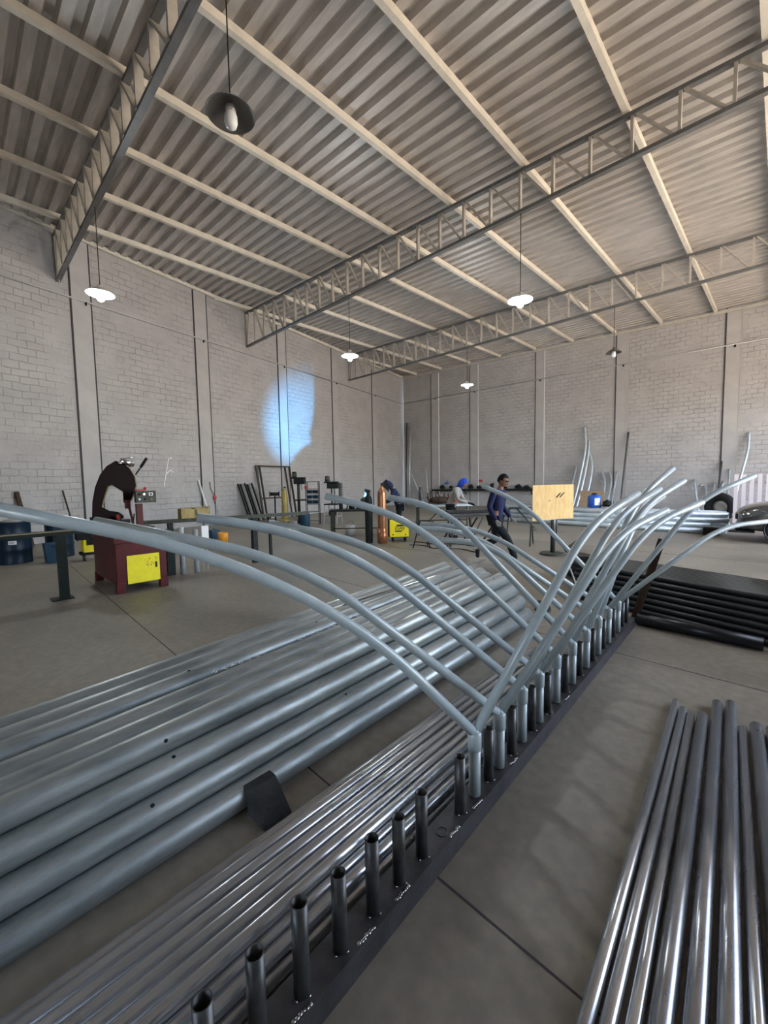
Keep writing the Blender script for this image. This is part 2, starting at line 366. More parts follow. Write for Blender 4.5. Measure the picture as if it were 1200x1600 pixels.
def truss(y, xw, xe, label, xv0, dx, zb0, sw=.09):
    t = thing('roof_truss', label, 'roof truss', (xw, y, 0), 0, 'steel lattice roof trusses')
    zt = lambda x: roof_z(x, y)-.04
    zb = lambda x: zb0
    off = Vector((xw, y, 0))
    MB().bar(Vector((xw+.05, y, zt(xw)))-off, Vector((xe, y, zt(xe)))-off, .11, .07).obj('top_chord', 'trussshaded', t)
    MB().bar(Vector((xw+.05, y, zb(xw)))-off, Vector((xe, y, zb(xe)))-off, .11, .07).obj('bottom_chord', 'trussshaded', t)
    x = xv0; k = 0
    MB().bar(Vector((xw+.2, y, zb(0)))-off, Vector((xw+.45, y, zt(xw)))-off, .045, .09, (0, 1, 0)).obj('end_strut', 'truss', t)
    MB().bar(Vector((xw+.15, y, zb(0)))-off, Vector((xw+.12, y, zt(xw)))-off, .045, .09, (0, 1, 0)).obj('end_strut', 'truss', t)
    while x < xe:
        MB().bar(Vector((x, y, zb(x)))-off, Vector((x, y, zt(x)))-off, sw, .05, (1, 0, 0)).obj('upright_strut', 'truss', t)
        if x+dx < xe:
            MB().bar(Vector((x+.04, y, zt(x)))-off, Vector((x+dx-.06, y, zb(x)))-off, sw*.95, .04, (1, 0, 0)).obj('diagonal_strut', 'truss', t)
        x += dx; k += 1
    # bolt hanging under the wall end
    MB().cyl((.25, 0, zb0-.16), (.25, 0, zb0), .015, 8).obj('hanger_bolt', 'truss', t)
    return t
truss(2.49, -15.75, 5.8, 'grey lattice roof truss crossing the near roof above the band saw', -15.2, .74, 7.74, .14)
truss(9.3, -17.3, 5.8, 'grey lattice roof truss in the middle of the three, crossing the whole roof', -16.43, .745, 7.68)
truss(16.7, -18.9, 5.8, 'pale lattice roof truss closest to the far wall', -18.2, .755, 7.73)

# ---------------------------------------------------------------- hanging lamps
def lamp(loc, ztop, lit, label, r=.27):
    t = thing('pendant_lamp', label, 'hanging lamp', loc, 0, 'pendant lamps under the trusses')
    MB().lathe([(0, .10), (.05, .10), (.055, .05), (.10, .03), (.17, -.0), (r, -.075), (r+.005, -.085), (r, -.083), (.17, -.012), (.10, .015), (.03, .02), (0, .02)], n=32).obj('lamp_shade', 'lampwhite' if lit else 'lampdark', t)
    MB().lathe([(0, .03), (.045, .03), (.06, -.01), (.062, -.07), (.0, -.07)], n=24).obj('lamp_socket', 'duct', t)
    MB().lathe([(.06, -.07), (.072, -.10), (.075, -.17), (.06, -.215), (.03, -.235), (0, -.24)], n=24).obj('bulb', 'bulbon' if lit else 'bulboff', t)
    MB().cyl((0, 0, .10), (0, 0, ztop-loc[2]), .009, 6).obj('cord', 'cable', t)
    if lit:
        ld = bpy.data.lights.new('lamp_light', 'POINT'); ld.energy = 60; ld.color = (.88, .96, 1); ld.shadow_soft_size = .08
        lo = bpy.data.objects.new('lamp_light', ld); COL.objects.link(lo); lo.parent = t; lo.location = (0, 0, -.33)
    return t
lamp((-4.77, 2.49, 5.98), 7.72, False, 'large unlit pendant lamp with dark dish shade, closest to the camera')
lamp((-11.01, 2.49, 5.95), 7.72, True, 'lit pendant lamp beside the block wall, above the band saw')
lamp((-10.41, 9.3, 5.87), 7.66, True, 'lit pendant lamp hanging from the middle truss at its block wall end')
lamp((-4.49, 9.3, 5.82), 7.66, True, 'lit pendant lamp hanging from the open span of the middle truss')
lamp((-10.63, 16.7, 6.12), 7.71, True, 'small lit pendant lamp hanging in front of the far wall')
lamp((-4.51, 16.7, 6.19), 7.71, False, 'small unlit pendant lamp hanging in front of the far wall', .25)

# ---------------------------------------------------------------- jig: channel with a row of posts
def jx(y): return -.90-.037*y            # outer edge of the channel
jig = thing('post_jig', 'long dark steel channel on the floor carrying a row of upright pipe stubs', 'steel jig', (jx(0)-.05, 0, 0))
JO = Vector((jx(0)-.05, 0, 0))
b_ = MB(); y0, y1 = -1.6, 5.0
for (dx, dz, wx, wz) in ((-.05, .097, .11, .006), (0, .049, .006, .094), (-.10, .049, .006, .094)):
    b_.bar(Vector((jx(y0)+dx, y0, dz))-JO, Vector((jx(y1)+dx, y1, dz))-JO, wx, wz)
b_.obj('channel', 'plate', jig)
POSTS = [-1.14, -.99, -.85, -.70, -.55, -.40, -.25, -.105, .04, .185, .333, .473, .618, .770, .925, 1.069, 1.212, 1.503, 1.774, 2.038, 2.316, 2.567, 2.906, 3.235, 3.57, 3.90, 4.245, 4.60, 4.78]
hts = [.365, .36, .37, .355, .365, .36]
for i, y in enumerate(POSTS):
    h = hts[i % 6]+(.02 if abs(y-.618) < .01 else 0)
    x = jx(y)-.045
    MB().cyl(Vector((x, y, .1))-JO, Vector((x, y, h))-JO, .0245, 28, .0028).obj('post', 'post', jig)
b_ = MB()
rw = random.Random(3)
for y in POSTS:
    x = jx(y)-.045
    for a in (-1.2, .3):
        b_.ball(Vector((x+.029*math.cos(a), y+.029*math.sin(a), .102))-JO, .0045, (1, 1, .8), 8)
wb = b_.obj('weld_bead', 'bracket', jig); wb['kind'] = 'stuff'
b_ = MB()
for y in (.55, .82, 1.01, 1.36, 1.56, 1.95, 2.8):
    for k in range(7):
        b_.ball(Vector((jx(y)-.003-rw.random()*.006, y+.011*k, .1))-JO, .006, (1, 1.5, .5), 8)
b_.obj('weld_seam', 'bracket', jig)
# ring left by the missing post
MB().lathe([(.026, .1005), (.026, .1025), (.0235, .1025), (.0235, .1005)], Vector((jx(1.355)-.045, 1.355, 0))-JO, 24).obj('weld_ring', 'post', jig)

# ---------------------------------------------------------------- bent tube frames sitting on the jig posts
BASE = {'A': (-.969, 1.636, .417), 'B': (-.981, 1.892, .40), 'C': (-.999, 2.177, .42), 'D': (-1.001, 2.43, .418), 'E': (-1.001, 2.729, .43),
        'F': (-1.021, 3.064, .412), 'G': (-1.03, 3.404, .407), 'H': (-1.053, 3.742, .424), 'I': (-1.062, 4.072, .42), 'J': (-1.077, 4.423, .41)}
# arm bent towards the camera: rise angle, straight length, bend radius, bend, end length, heading
LA = {'A': (0.831, 0.427, 2.537, 0.559, 0.7, 3.653), 'B': (0.716, 0.954, 1.615, 0.462, 0.419, 3.684), 'C': (0.73, 0.898, 1.755, 0.557, 0.145, 3.718), 'D': (0.706, 0.946, 1.433, 0.486, 0.264, 3.822), 'E': (0.78, 0.991, 1.374, 0.515, 0.217, 3.927), 'F': (0.828, 1.076, 0.883, 0.66, 0.12, 4.102), 'G': (0.755, 0.781, 0.672, 0.686, 0.295, 4.101), 'H': (0.606, 0.971, 1.184, 0.611, 0.147, 4.154), 'I': (0.585, 0.961, 1.383, 0.517, 0.25, 4.189), 'J': (0.83, 1.022, 1.396, 0.454, 0.096, 4.294)}
# arm bent away from the camera: rise angle, heading (degrees)
RA = {'A': (.79, 13), 'B': (.72, 17), 'C': (.80, 15), 'D': (.73, 23.5), 'E': (.83, 19.5), 'F': (.92, 16.5), 'G': (.74, 8.5), 'H': (.73, 3.2), 'I': (.86, 41), 'J': (.57, 39)}
def arm_path(al, a, R, be, c, az, n=16):
    N = [(-.0, -.0), (a*math.cos(al), a*math.sin(al))]
    x0, z0 = N[1]
    for i in range(1, n+1):
        t = be*i/n; N.append((x0+R*(math.sin(al)-math.sin(al-t)), z0+R*(math.cos(al-t)-math.cos(al))))
    h = al-be; N.append((N[-1][0]+c*math.cos(h), N[-1][1]+c*math.sin(h)))
    return [Vector((u*math.sin(az), u*math.cos(az), z)) for u, z in N]
for i, k in enumerate('ABCDEFGHIJ'):
    bx_, by_, bz_ = BASE[k]; bx_ = jx(by_)-.045
    lab = 'pale grey forked tube with two bent arms, %s on the jig from the camera' % ORD[i]
    t = thing('forked_tube', lab, 'bent tube frame', (bx_, by_, .1), 0, 'painted forked tubes standing on the jig')
    top = bz_-.1
    MB().cyl((0, 0, .004), (0, 0, top-.085), .0275, 28, .003).obj('socket', 'paint', t)
    MB().lathe([(.0275, top-.092), (.0315, top-.088), (.0325, top-.02), (.031, top-.006), (.024, top), (0, top+.004)], n=28).obj('coupler', 'paint', t)
    P = arm_path(*LA[k]); P = [p+Vector((0, 0, top-.012)) for p in P]
    MB().tube(P, .0232, 20, .0028).obj('arm', 'paint', t)
    al, az = RA[k]
    P = arm_path(al, 1.03, 1.1, .5, .3, math.radians(az)); P = [p+Vector((0, 0, top-.012)) for p in P]
    MB().tube(P, .0232, 20, .0028).obj('arm', 'paint', t)
    MB().ball((0, 0, top-.006), .025, (1, 1, 1), 16).obj('elbow', 'paint', t)

# ---------------------------------------------------------------- galvanised pole pile
def pr(y): return .0635+.0031*y     # pole radius grows away from the camera
def px1(y): return -1.842-.044*y
rows = [9, 8, 7, 6]; pr_ = random.Random(5); ci = 0
RN = ['bottom', 'lower middle', 'upper middle', 'top']
for r_, n in enumerate(rows):
    for c in range(n):
        yb = [4.42, 4.40, 4.38, 4.38][r_] if c == 0 else 4.36+pr_.uniform(-.12, .08)
        if r_ == 3: yb = [4.38, 4.2, 4.34, 4.36, 4.15, 4.3][c]
        ya = -1.9-pr_.random()*.3
        gap = .035 if (r_ == 3 and c >= 3) else 0; gz = .016 if gap else 0
        def ctr(y):
            r = pr(y)
            return Vector((px1(y)-r*2.03*c-r*1.015*r_-gap, y, r+1.745*r*r_+gz))
        P = [ctr(ya+(yb-ya)*q/6) for q in range(7)]
        o_ = P[-1]
        gal = MB().tube([p-o_ for p in P], [pr(p.y) for p in P], 32, .006)
        ob = gal.obj('galvanised_pole', 'galv', None, loc=o_)
        tag(ob, 'thick galvanised pole, %s row of the pile, %s back from the jig side' % (RN[r_], ORD[c]), 'steel pole', 'galvanised poles in the pile')
        # bolt holes (dark plugs) and end bore
        def hole(y, a, rad=.009):
            r = pr(y); c0 = ctr(y)-o_; n_ = Vector((math.cos(a), 0, math.sin(a)))
            MB().cyl(c0+n_*(r-.004), c0+n_*(r+.0006), rad, 12).obj('bolt_hole', 'bore', ob)
        if r_ == 1 and c == 0: pass
        if r_ == 2 and c == 0: hole(.62, 1.15)
        if r_ == 1 and c == 0: hole(.50, 1.0); hole(1.65, 1.2, .008)
        if r_ == 3 and c == 0: hole(.6, .3); hole(4.2, .9); hole(4.28, 1.2); hole(4.0, 1.1)
        if r_ == 3 and c == 3: hole(.9, 1.5); hole(1.9, 1.5)
        if r_ == 3 and c == 2: hole(2.1, 1.4); hole(3.4, 1.4); hole(3.9, 1.5)
        if r_ == 2 and c == 0: hole(3.1, 1.3)
cw = random.Random(31); b_ = MB()
for seg, n, dx in ((1.0, 7, -.52), (1.62, 7, -.53), (2.1, 4, -.545)):
    for k in range(n):
        y = seg+k*.055; x = px1(y)-.19+dx+.19; z = .063+.0031*y+1.745*pr(y)*3+pr(y)*.985
        b_.bar((x+cw.uniform(-.015, .015), y, z), (x+cw.uniform(-.03, .03), y+cw.uniform(.01, .035), z), .004, .002)
        b_.bar((x+cw.uniform(-.02, .02), y+.01, z), (x+cw.uniform(-.02, .02), y+.03, z), .003, .002)
tag(b_.obj('chalk_writing', 'white'), 'white chalk scribble along the top galvanised poles', 'chalk mark')
def chock(pts, a, b, label):
    tag(MB().prism([Vector(p) for p in pts], a, b).obj('timber_chock', 'chock', bevel=.006), label, 'wooden chock')
chock([(-1.655, .885, 0), (-1.80, .885, .125), (-1.86, .885, .125), (-1.80, .885, .0)], (0, .885, 0), (0, 1.04, 0), 'dark timber wedge holding the galvanised poles on the side of the thin steel tubes')
chock([(-3.26, 1.33, 0), (-3.28, 1.33, .24), (-3.42, 1.33, .24), (-3.42, 1.33, 0)], (0, 1.33, 0), (0, 1.47, 0), 'dark timber block behind the galvanised poles on the saw side')
chock([(-1.98, 4.86, 0), (-2.0, 4.86, .10), (-2.14, 4.86, .10), (-2.14, 4.86, 0)], (0, 4.86, 0), (0, 4.98, 0), 'small dark timber block on the floor past the ends of the galvanised poles')
tag(MB().cyl((-2.62, 2.2, .575), (-2.72, 4.7, .585), .008, 8).obj('thin_rod', 'chrome'), 'thin bright rod lying on top of the galvanised poles', 'steel rod')

# ---------------------------------------------------------------- thin bare tubes between the poles and the jig
tr = random.Random(11); k_ = 0
lay = [(10, -1.560), (9, -1.535), (6, -1.4576)]
for l, (n, x0) in enumerate(lay):
    for c in range(n):
        z = .0255+l*.0435
        xa = x0+c*.0512+tr.uniform(-.001, .001); sp = tr.uniform(-.004, .004)
        ye = 3.75-tr.uniform(0, .35)-(.2 if l else 0); ya = -1.5
        xe = xa-.012*(ye)-.015+sp*0
        a, b2 = Vector((xa-0.012*ya, ya, z)), Vector((xe, ye, z))
        ob = MB().tube([a-b2, Vector((0, 0, 0))], .0245, 20, .003).obj('thin_tube', 'raw', None, loc=b2)
        tag(ob, 'thin bare steel tube, %s layer of the bundle, %s from the galvanised pole side' % (['bottom', 'middle', 'top'][l], ORD[c]), 'steel tube', 'thin bare tubes beside the jig')
# ---------------------------------------------------------------- loose tubes on the floor on the walkway side
RP = [(.0225, (-.478, 3.435), (-.352, 1.17), 'raw'), (.0225, (-.424, 3.35), (-.302, 1.20), 'raw'), (.0225, (-.376, 3.308), (-.247, 1.24), 'raw'), (.0315, (-.315, 3.31), (-.190, 1.29), 'rawdark'),
      (.031, (-.262, 3.57), (-.118, 1.33), 'rawdark'), (.0315, (-.195, 3.62), (-.046, 1.38), 'rawdark'), (.0225, (-.118, 3.33), (.016, 1.42), 'raw'), (.033, (-.056, 3.39), (.080, 1.45), 'rawdark'), (.033, (.018, 3.40), (.152, 1.48), 'rawdark')]
RL = ['pale slim steel tube at the jig side edge of the loose row', 'pale slim steel tube second from the jig side of the loose row', 'pale slim steel tube third from the jig side, against a thick dark one',
      'thick dark oily tube next to the three slim pale ones', 'thick dark oily tube reaching far, first of the two longest', 'thick dark oily tube reaching far, second of the two longest',
      'pale slim steel tube alone between two thick dark ones', 'thick dark oily tube with a small hole near its far end', 'thick dark oily tube last of the loose row at the picture edge']
for (r, f, n_, m), lb in zip(RP, RL):
    a = Vector((*f, r)); b2 = Vector((*n_, r)); d = b2-a; b2 = a+d*(3.9/d.length*1.0)
    b2.z = r; ob = MB().tube([(0, 0, 0), b2-a], r, 28, .003).obj('loose_tube', m, None, loc=a)
    tag(ob, lb, 'steel tube', 'loose tubes lying on the walkway')
    if 'small hole' in lb:
        q = (b2-a)*.03+Vector((0, 0, r)); MB().cyl(q-Vector((0, 0, .002)), q+Vector((0, 0, .0006)), .006, 10).obj('drill_hole', 'bore', ob)

# ---------------------------------------------------------------- black pipe stack beyond the jig
D_ = Vector((.966, -.258, 0)); N_ = Vector((.258, .966, 0)); bs = random.Random(2)
r = .036; n0 = 17
for l in range(7):
    for c in range(n0-l):
        nn = 5.03+r*2.02*c+r*l; z = r+l*r*1.74
        if l < 6 and 1 < c < n0-l-2: continue
        f = c/(n0-1.)
        s0 = -3.35-(.98*f)+bs.uniform(-.06, .06)-.03*l; s1 = 2.6+bs.uniform(-.3, .3)
        a = N_*nn+D_*s0; b2 = N_*nn+D_*s1; a.z = b2.z = z
        ob = MB().tube([(0, 0, 0), b2-a], r*.97, 18, .004).obj('black_pipe', 'black', None, loc=a)
        tag(ob, 'black painted pipe, %s layer of the stack behind the jig, %s back' % (ORD[l], ORD[c]), 'black pipe', 'black pipes in the stack')
tag(MB().tube([(0, 0, 0), (1.02, -.05, 0)], .062, 28, .004).obj('black_pipe', 'black', None, loc=(-1.08, 5.11, .062)), 'thickest black pipe lying alone on the floor in front of the black stack', 'black pipe')
t = thing('stack_stake', 'dark rusty steel stake leaning up at the end of the jig', 'steel stake', (-1.13, 5.14, 0))
MB().bar((0, 0, 0), (.20, .27, .92), .07, .012, (0, 1, 0)).obj('web', 'rust', t)
MB().bar((-.03, .01, 0), (.17, .28, .92), .012, .06, (0, 1, 0)).obj('flange', 'rust', t)
for (a, b2, lb) in [((-2.35, 6.45, .50), (-2.15, 6.75, .72), 'short black offcut of square tube sticking up from the black stack'), ((-2.15, 6.05, .485), (-1.9, 6.12, .485), 'short black offcut lying flat on the black stack')]:
    tag(MB().bar(a, b2, .06, .06).obj('tube_offcut', 'black'), lb, 'tube offcut')
for (a, b2, lb) in [((-1.72, 5.15, .25), (-1.95, 5.35, .62), 'bright thin flat bar leaning against the black stack, upper one'), ((-1.42, 5.05, .02), (-1.6, 5.2, .30), 'bright thin flat bar leaning against the black stack, lower one')]:
    tag(MB().bar(a, b2, .012, .02).obj('flat_bar', 'duct'), lb, 'flat bar')

# ---------------------------------------------------------------- band saw
RX = lambda a: Matrix.Rotation(a, 3, 'X')
RY = lambda a: Matrix.Rotation(a, 3, 'Y')
RZ = lambda a: Matrix.Rotation(a, 3, 'Z')
t = thing('band_saw', 'maroon metal band saw with yellow front panel and tall curved dark bow', 'band saw', (-7.8, 1.93, 0))
O = Vector((-7.8, 1.93, 0))
def at(x, y, z): return Vector((x, y, z))-O
b_ = MB(); b_.box(at(-7.78, 1.93, .50), (1.40, .70, .74))
b_.box(at(-7.78, 1.93, .80), (1.44, .74, .10))
for x in (-7.12, -8.44):
    for y in (1.63, 2.23): b_.box(at(x, y, .08), (.10, .12, .16))
b_.obj('cabinet', 'maroon', t, .01)
p = MB().prism([at(-7.075, 1.72, .13), at(-7.075, 2.17, .10+.03), at(-7.075, 2.17, .56), at(-7.075, 1.72, .56)], (0, 0, 0), (.012, 0, 0)).obj('front_panel', 'yellow', t)
rr = random.Random(4); b_ = MB()
for k in range(16):
    y = 1.97+rr.random()*.16; z = .36+rr.random()*.17
    b_.bar(at(-7.062, y, z), at(-7.062, y+rr.uniform(-.04, .04), z+rr.uniform(-.03, .03)), .004, .006)
b_.box(at(-7.061, 2.12, .38), (.004, .03, .09)); b_.obj('grime', 'olive', p)
MB().box(at(-7.70, 1.93, .89), (1.3, .62, .07)).box(at(-7.3, 1.95, .96), (.5, .35, .05)).obj('table_top', 'olive', t)
BOW = [(1.462, 1.182), (1.476, 1.378), (1.523, 1.604), (1.598, 1.8), (1.696, 1.938), (1.82, 2.025), (1.926, 1.989), (2.012, 1.904), (2.075, 1.769), (2.089, 1.625), (2.053, 1.497), (1.998, 1.387), (1.946, 1.328), (1.902, 1.356), (1.901, 1.533), (1.752, 1.643), (1.691, 1.616), (1.637, 1.463), (1.591, 1.296), (1.69, 1.229), (1.822, 1.198), (1.88, 1.138), (1.871, 1.091), (1.458, 1.122)]
MB().prism([at(-7.86, y+.012, z-.012) for y, z in BOW], (0, 0, 0), (.12, 0, 0)).obj('bow_casting', 'tan', t, .008)
MB().prism([at(-7.74, y-.012+(.03 if 1.58 < y < 1.95 and z < 1.70 and False else 0), z+.0) for y, z in BOW], (0, 0, 0), (.03, 0, 0)).obj('bow_cover', 'darkmaroon', t, .006)
MB().box(at(-7.8, 1.62, 1.02), (.25, .34, .22)).obj('pivot_block', 'darkmaroon', t)
MB().box(at(-7.68, 1.93, 1.32), (.06, .07, .14)).bar(at(-7.68, 1.95, 1.28), at(-7.68, 2.0, .95), .03, .03).obj('blade_guide', 'maroon', t)
MB().box(at(-7.45, 2.03, 1.12), (.07, .09, .42)).obj('control_post', 'maroon', t)
cb = MB().box(at(-7.45, 2.13, 1.44), (.09, .30, .19)).obj('control_box', 'olive', t, .008)
for j, (y, z, m) in enumerate([(2.03, 1.48, 'bore'), (2.10, 1.48, 'chrome'), (2.03, 1.40, 'white'), (2.11, 1.40, 'bore'), (2.2, 1.40, 'tan')]):
    MB().cyl(at(-7.405, y, z), at(-7.388, y, z), .016, 14).obj('button', m, cb)
MB().box(at(-7.402, 2.2, 1.48), (.006, .06, .05)).obj('dial_plate', 'white', cb); MB().cyl(at(-7.40, 2.2, 1.48), at(-7.385, 2.2, 1.48), .014, 12).obj('dial', 'bore', cb)
MB().box(at(-7.45, 2.06, 1.55), (.05, .12, .025)).ball(at(-7.44, 2.13, 1.57), .025).obj('cable_clutter', 'red', t)
b_ = MB()
for k in range(9): b_.ball(at(-7.75+rr.uniform(-.08, .08), 1.86+k*.022, 2.0+rr.uniform(-.02, .05)-k*.006), .032, (1, 1, .8), 10)
b_.cyl(at(-7.7, 1.86, 2.03), at(-7.7, 2.06, 1.97), .045, 12).cyl(at(-7.65, 1.9, 2.06), at(-7.62, 2.06, 2.09), .010, 8).obj('tension_gear', 'chrome', t)
MB().tube([at(-7.6, 2.05, 1.80), at(-7.55, 2.14, 1.95)], .011, 8).tube([at(-7.56, 2.12, 1.92), at(-7.5, 2.20, 2.07)], .022, 10).obj('lever', 'machine', t)
MB().box(at(-7.55, 1.83, 1.04), (.10, .16, .09)).cyl(at(-7.5, 1.78, 1.05), at(-7.5, 1.76, 1.2), .010, 8).cyl(at(-7.45, 1.93, 1.0), at(-7.5, 1.97, 1.17), .010, 8).obj('vise', 'machine', t)
MB().cyl(at(-7.6, 1.75, 1.12), at(-7.58, 1.78, 1.12), .04, 14).obj('coolant_cap', 'red', t)

# infeed and outfeed benches
t = thing('infeed_bench', 'dark green infeed bench with one visible square leg and foot plate, beside the drums', 'steel bench', (-7.45, .3, 0)); O = Vector((-7.45, .3, 0))
MB().bar(at(-7.40, -1.6, .955), at(-7.55, 1.40, .955), .30, .05).obj('rail', 'green', t)
MB().bar(at(-7.25, -1.6, .985), at(-7.41, 1.45, .985), .012, .012).obj('rail_edge', 'tan', t)
for y in (-1.2, 1.0):
    MB().box(at(-7.44, y, .47), (.12, .11, .92)).obj('leg', 'green', t); MB().box(at(-7.44, y-.03, .008), (.22, .26, .016)).obj('foot_plate', 'green', t)
t = thing('outfeed_bench', 'long olive steel outfeed bench carrying a small yellowish crate', 'steel bench', (-7.9, 3.8, 0)); O = Vector((-7.9, 3.8, 0))
MB().bar(at(-8.22, 2.31, .955), at(-7.6, 5.36, .955), .34, .05).obj('rail', 'olive', t)
MB().bar(at(-8.05, 2.31, .985), at(-7.43, 5.33, .985), .02, .03).obj('rail_edge', 'olive', t)
for x, y, s_ in ((-8.1, 2.7, .08), (-7.77, 4.2, .10), (-7.66, 4.5, .05)): MB().box(at(x, y, .47), (s_, s_, .94)).obj('leg', 'machine', t)
for (x, y, m, r_, h, lb) in [(-7.80, 2.78, 'galvfar', .045, .86, 'grey upright pipe offcut under the outfeed bench, closer to the saw'), (-7.78, 3.02, 'galvfar', .045, .80, 'grey upright pipe offcut under the outfeed bench, farther from the saw')]:
    tag(MB().cyl((x, y, 0), (x, y, h), r_, 20, .004).obj('pipe_offcut', m), lb, 'pipe offcut')
tag(MB().box((-7.85, 2.60, .42), (.06, .13, .84)).obj('steel_plate', 'green'), 'dark green upright plate under the outfeed bench', 'steel plate')
tag(MB().box((-7.78, 3.20, .70), (.02, .13, .30)).cyl((-7.80, 3.16, 0), (-7.80, 3.16, .58), .006, 6).cyl((-7.80, 3.24, 0), (-7.80, 3.24, .58), .006, 6).obj('notice_sheet', 'white'), 'white paper notice propped under the outfeed bench', 'notice')
t = thing('wooden_crate', 'small yellowish wooden crate with two compartments on the outfeed bench', 'crate', (-8.05, 3.12, .98)); O = Vector((-8.05, 3.12, .98))
b_ = MB()
for y in (2.87, 3.12, 3.38): b_.box(at(-8.05+.0, y, 1.08), (.18, .02, .2))
b_.box(at(-8.05, 3.12, .99), (.18, .52, .02)).box(at(-7.97, 2.99, 1.08), (.015, .22, .18)).box(at(-7.97, 3.26, 1.08), (.015, .22, .18)).box(at(-8.13, 3.12, 1.08), (.015, .52, .18))
b_.obj('box', 'wood', t); MB().box(at(-7.965, 3.13, 1.1), (.015, .03, .1)).obj('divider_tape', 'olive', t)
MB().bar(at(-7.99, 2.85, 1.19), at(-7.99, 3.40, 1.20), .02, .015).obj('rim', 'tan', t)

# drums by the block wall
def drum(loc, r, h, label, lid, lab):
    t = thing('oil_drum', label, 'drum', loc, 0, 'blue drums')
    pr_ = [(0, 0), (r, 0), (r+.008, .015), (r, .03)]
    for z in (h*.34, h*.67): pr_ += [(r, z-.03), (r+.012, z), (r, z+.03)]
    pr_ += [(r, h-.03), (r+.008, h-.015), (r, h), (r-.02, h), (r-.02, h-.02), (0, h-.02)]
    MB().lathe(pr_, n=36).obj('body', 'blue', t)
    if lid: MB().ball((0, 0, h), .18, (1, 1, .3), 12).obj('rag_heap', 'greycloth', t)
    if lab:
        a0 = -.15
        b_ = MB()
        q = [(r+.003)*Vector((math.cos(a), math.sin(a), 0)) for a in (a0-.22, a0-.07, a0+.08, a0+.23)]
        vs = [[b_.bm.verts.new(p+Vector((0, 0, z))) for p in q] for z in (h*.47, h*.56)]
        for j in range(3): b_.bm.faces.new([vs[0][j], vs[0][j+1], vs[1][j+1], vs[1][j]])
        b_.obj('label_sticker', 'white', t)
        b2 = MB()
        for j, a in enumerate((a0-.12, a0-.02, a0+.07)): b2.box((r+.006)*Vector((math.cos(a), math.sin(a), 0))+Vector((0, 0, h*.515)), (.008, .018, .022))
        b2.obj('sticker_print', 'blue', t)
drum((-11.95, .80, 0), .30, .90, 'dark blue oil drum with white sticker and rags on top', True, True)
drum((-12.2, 1.62, 0), .27, .86, 'dark blue oil drum half hidden behind the infeed bench', False, False)
t = thing('plastic_bin', 'small blue plastic bin on the floor in front of the drums', 'bin', (-11.35, 1.42, 0))
MB().prism([Vector((-.15, -.17, 0)), Vector((-.15, .17, 0)), Vector((-.17, .2, .42)), Vector((-.17, -.2, .42))], (0, 0, 0), (.32, 0, 0)).obj('tub', 'binblue', t, .015)
MB().box((.16, 0, .36), (.02, .14, .035)).obj('grip', 'blue', t)
t = thing('wire_feeder_trolley', 'small yellow and black welding trolley behind the band saw', 'welding trolley', (-11.0, 1.95, 0))
MB().box((0, 0, .72), (.25, .34, .14)).box((0, .02, .33), (.3, .26, .30)).obj('casing', 'yellow', t, .02)
MB().box((0, 0, .55), (.3, .42, .16)).obj('top_tray', 'bore', t)
MB().box((.16, .02, .42), (.03, .14, .14)).obj('front_dial', 'bore', t)
MB().box((0, 0, .16), (.3, .3, .06)).obj('wheel_base', 'bore', t)
for y in (-.12, .14): MB().cyl((.1, y, .07), (.1, y+.04, .07), .07, 16).obj('wheel', 'olive', t)

# ---------------------------------------------------------------- along the block wall
for i, (t0, z1, lb) in enumerate([(4.45, 1.52, 'brown wooden stake leaning on the block wall above the oil drums'), (5.54, 1.53, 'thin dark rod leaning on the block wall between drums and saw')]):
    tag(MB().bar(LW(t0+.12, .5, 0), LW(t0, .06, z1), .10 if i == 0 else .03, .05 if i == 0 else .03).obj('leaning_stake', 'rust'), lb, 'stake')
tag(MB().cyl(LW(10.4, .35, 0), LW(10.08, .06, 1.83), .03, 10).obj('leaning_tube', 'white'), 'white painted tube leaning on the block wall beside the hanging hook', 'tube')
t = thing('hoist_hook', 'red hoist hook hanging on a cord down the block wall', 'hook', LW(10.75, .1, 1.0)); O = LW(10.75, .1, 1.0)
MB().tube([LW(10.58, .06, 1.75)-O, LW(10.6, .08, 1.45)-O, Vector((0, 0, .2))], .012, 6).obj('cord', 'cable', t)
MB().ball((0, 0, .1), .07, (.7, 1, 1.6), 12).obj('block', 'red', t)
MB().tube([(0, 0, 0), (0, .03, -.08), (0, 0, -.14), (0, -.04, -.10)], .012, 8).obj('hook', 'machine', t)
MB().tube([Vector((0, 0, 0)), LW(10.95, .12, .35)-O], .01, 6).obj('chain', 'duct', t)
t = thing('paint_bucket', 'orange bucket on the floor near the white leaning tube', 'bucket', (-11.3, 5.15, 0))
MB().lathe([(0, 0), (.12, 0), (.14, .27), (.13, .27), (.11, .02), (0, .02)], n=20).obj('bucket_body', 'orange', t)
tag(MB().box((-11.95, 5.18, .15), (.24, .24, .30)).cyl((-11.95, 5.18, .3), (-11.95, 5.18, .34), .03, 10).obj('jerry_can', 'binblue', bevel=.02), 'blue plastic can standing beside the orange bucket', 'can')
bars = random.Random(9)
for i in range(7):
    t0 = 11.95+i*.125; z1 = 1.66+bars.uniform(-.03, .03)
    tag(MB().bar(LW(t0+.18, .55, 0), LW(t0, .06, z1), .055, .055).obj('square_bar', 'black' if i % 3 != 2 else 'duct'), 'upright square bar leaning on the block wall, %s of the seven from the saw' % ORD[i], 'steel bar', 'square bars leaning on the block wall')
t = thing('gate_frame', 'large rusty steel gate frame leaning on the block wall', 'gate frame', LW(14, .3, 0)); O = LW(14, .3, 0)
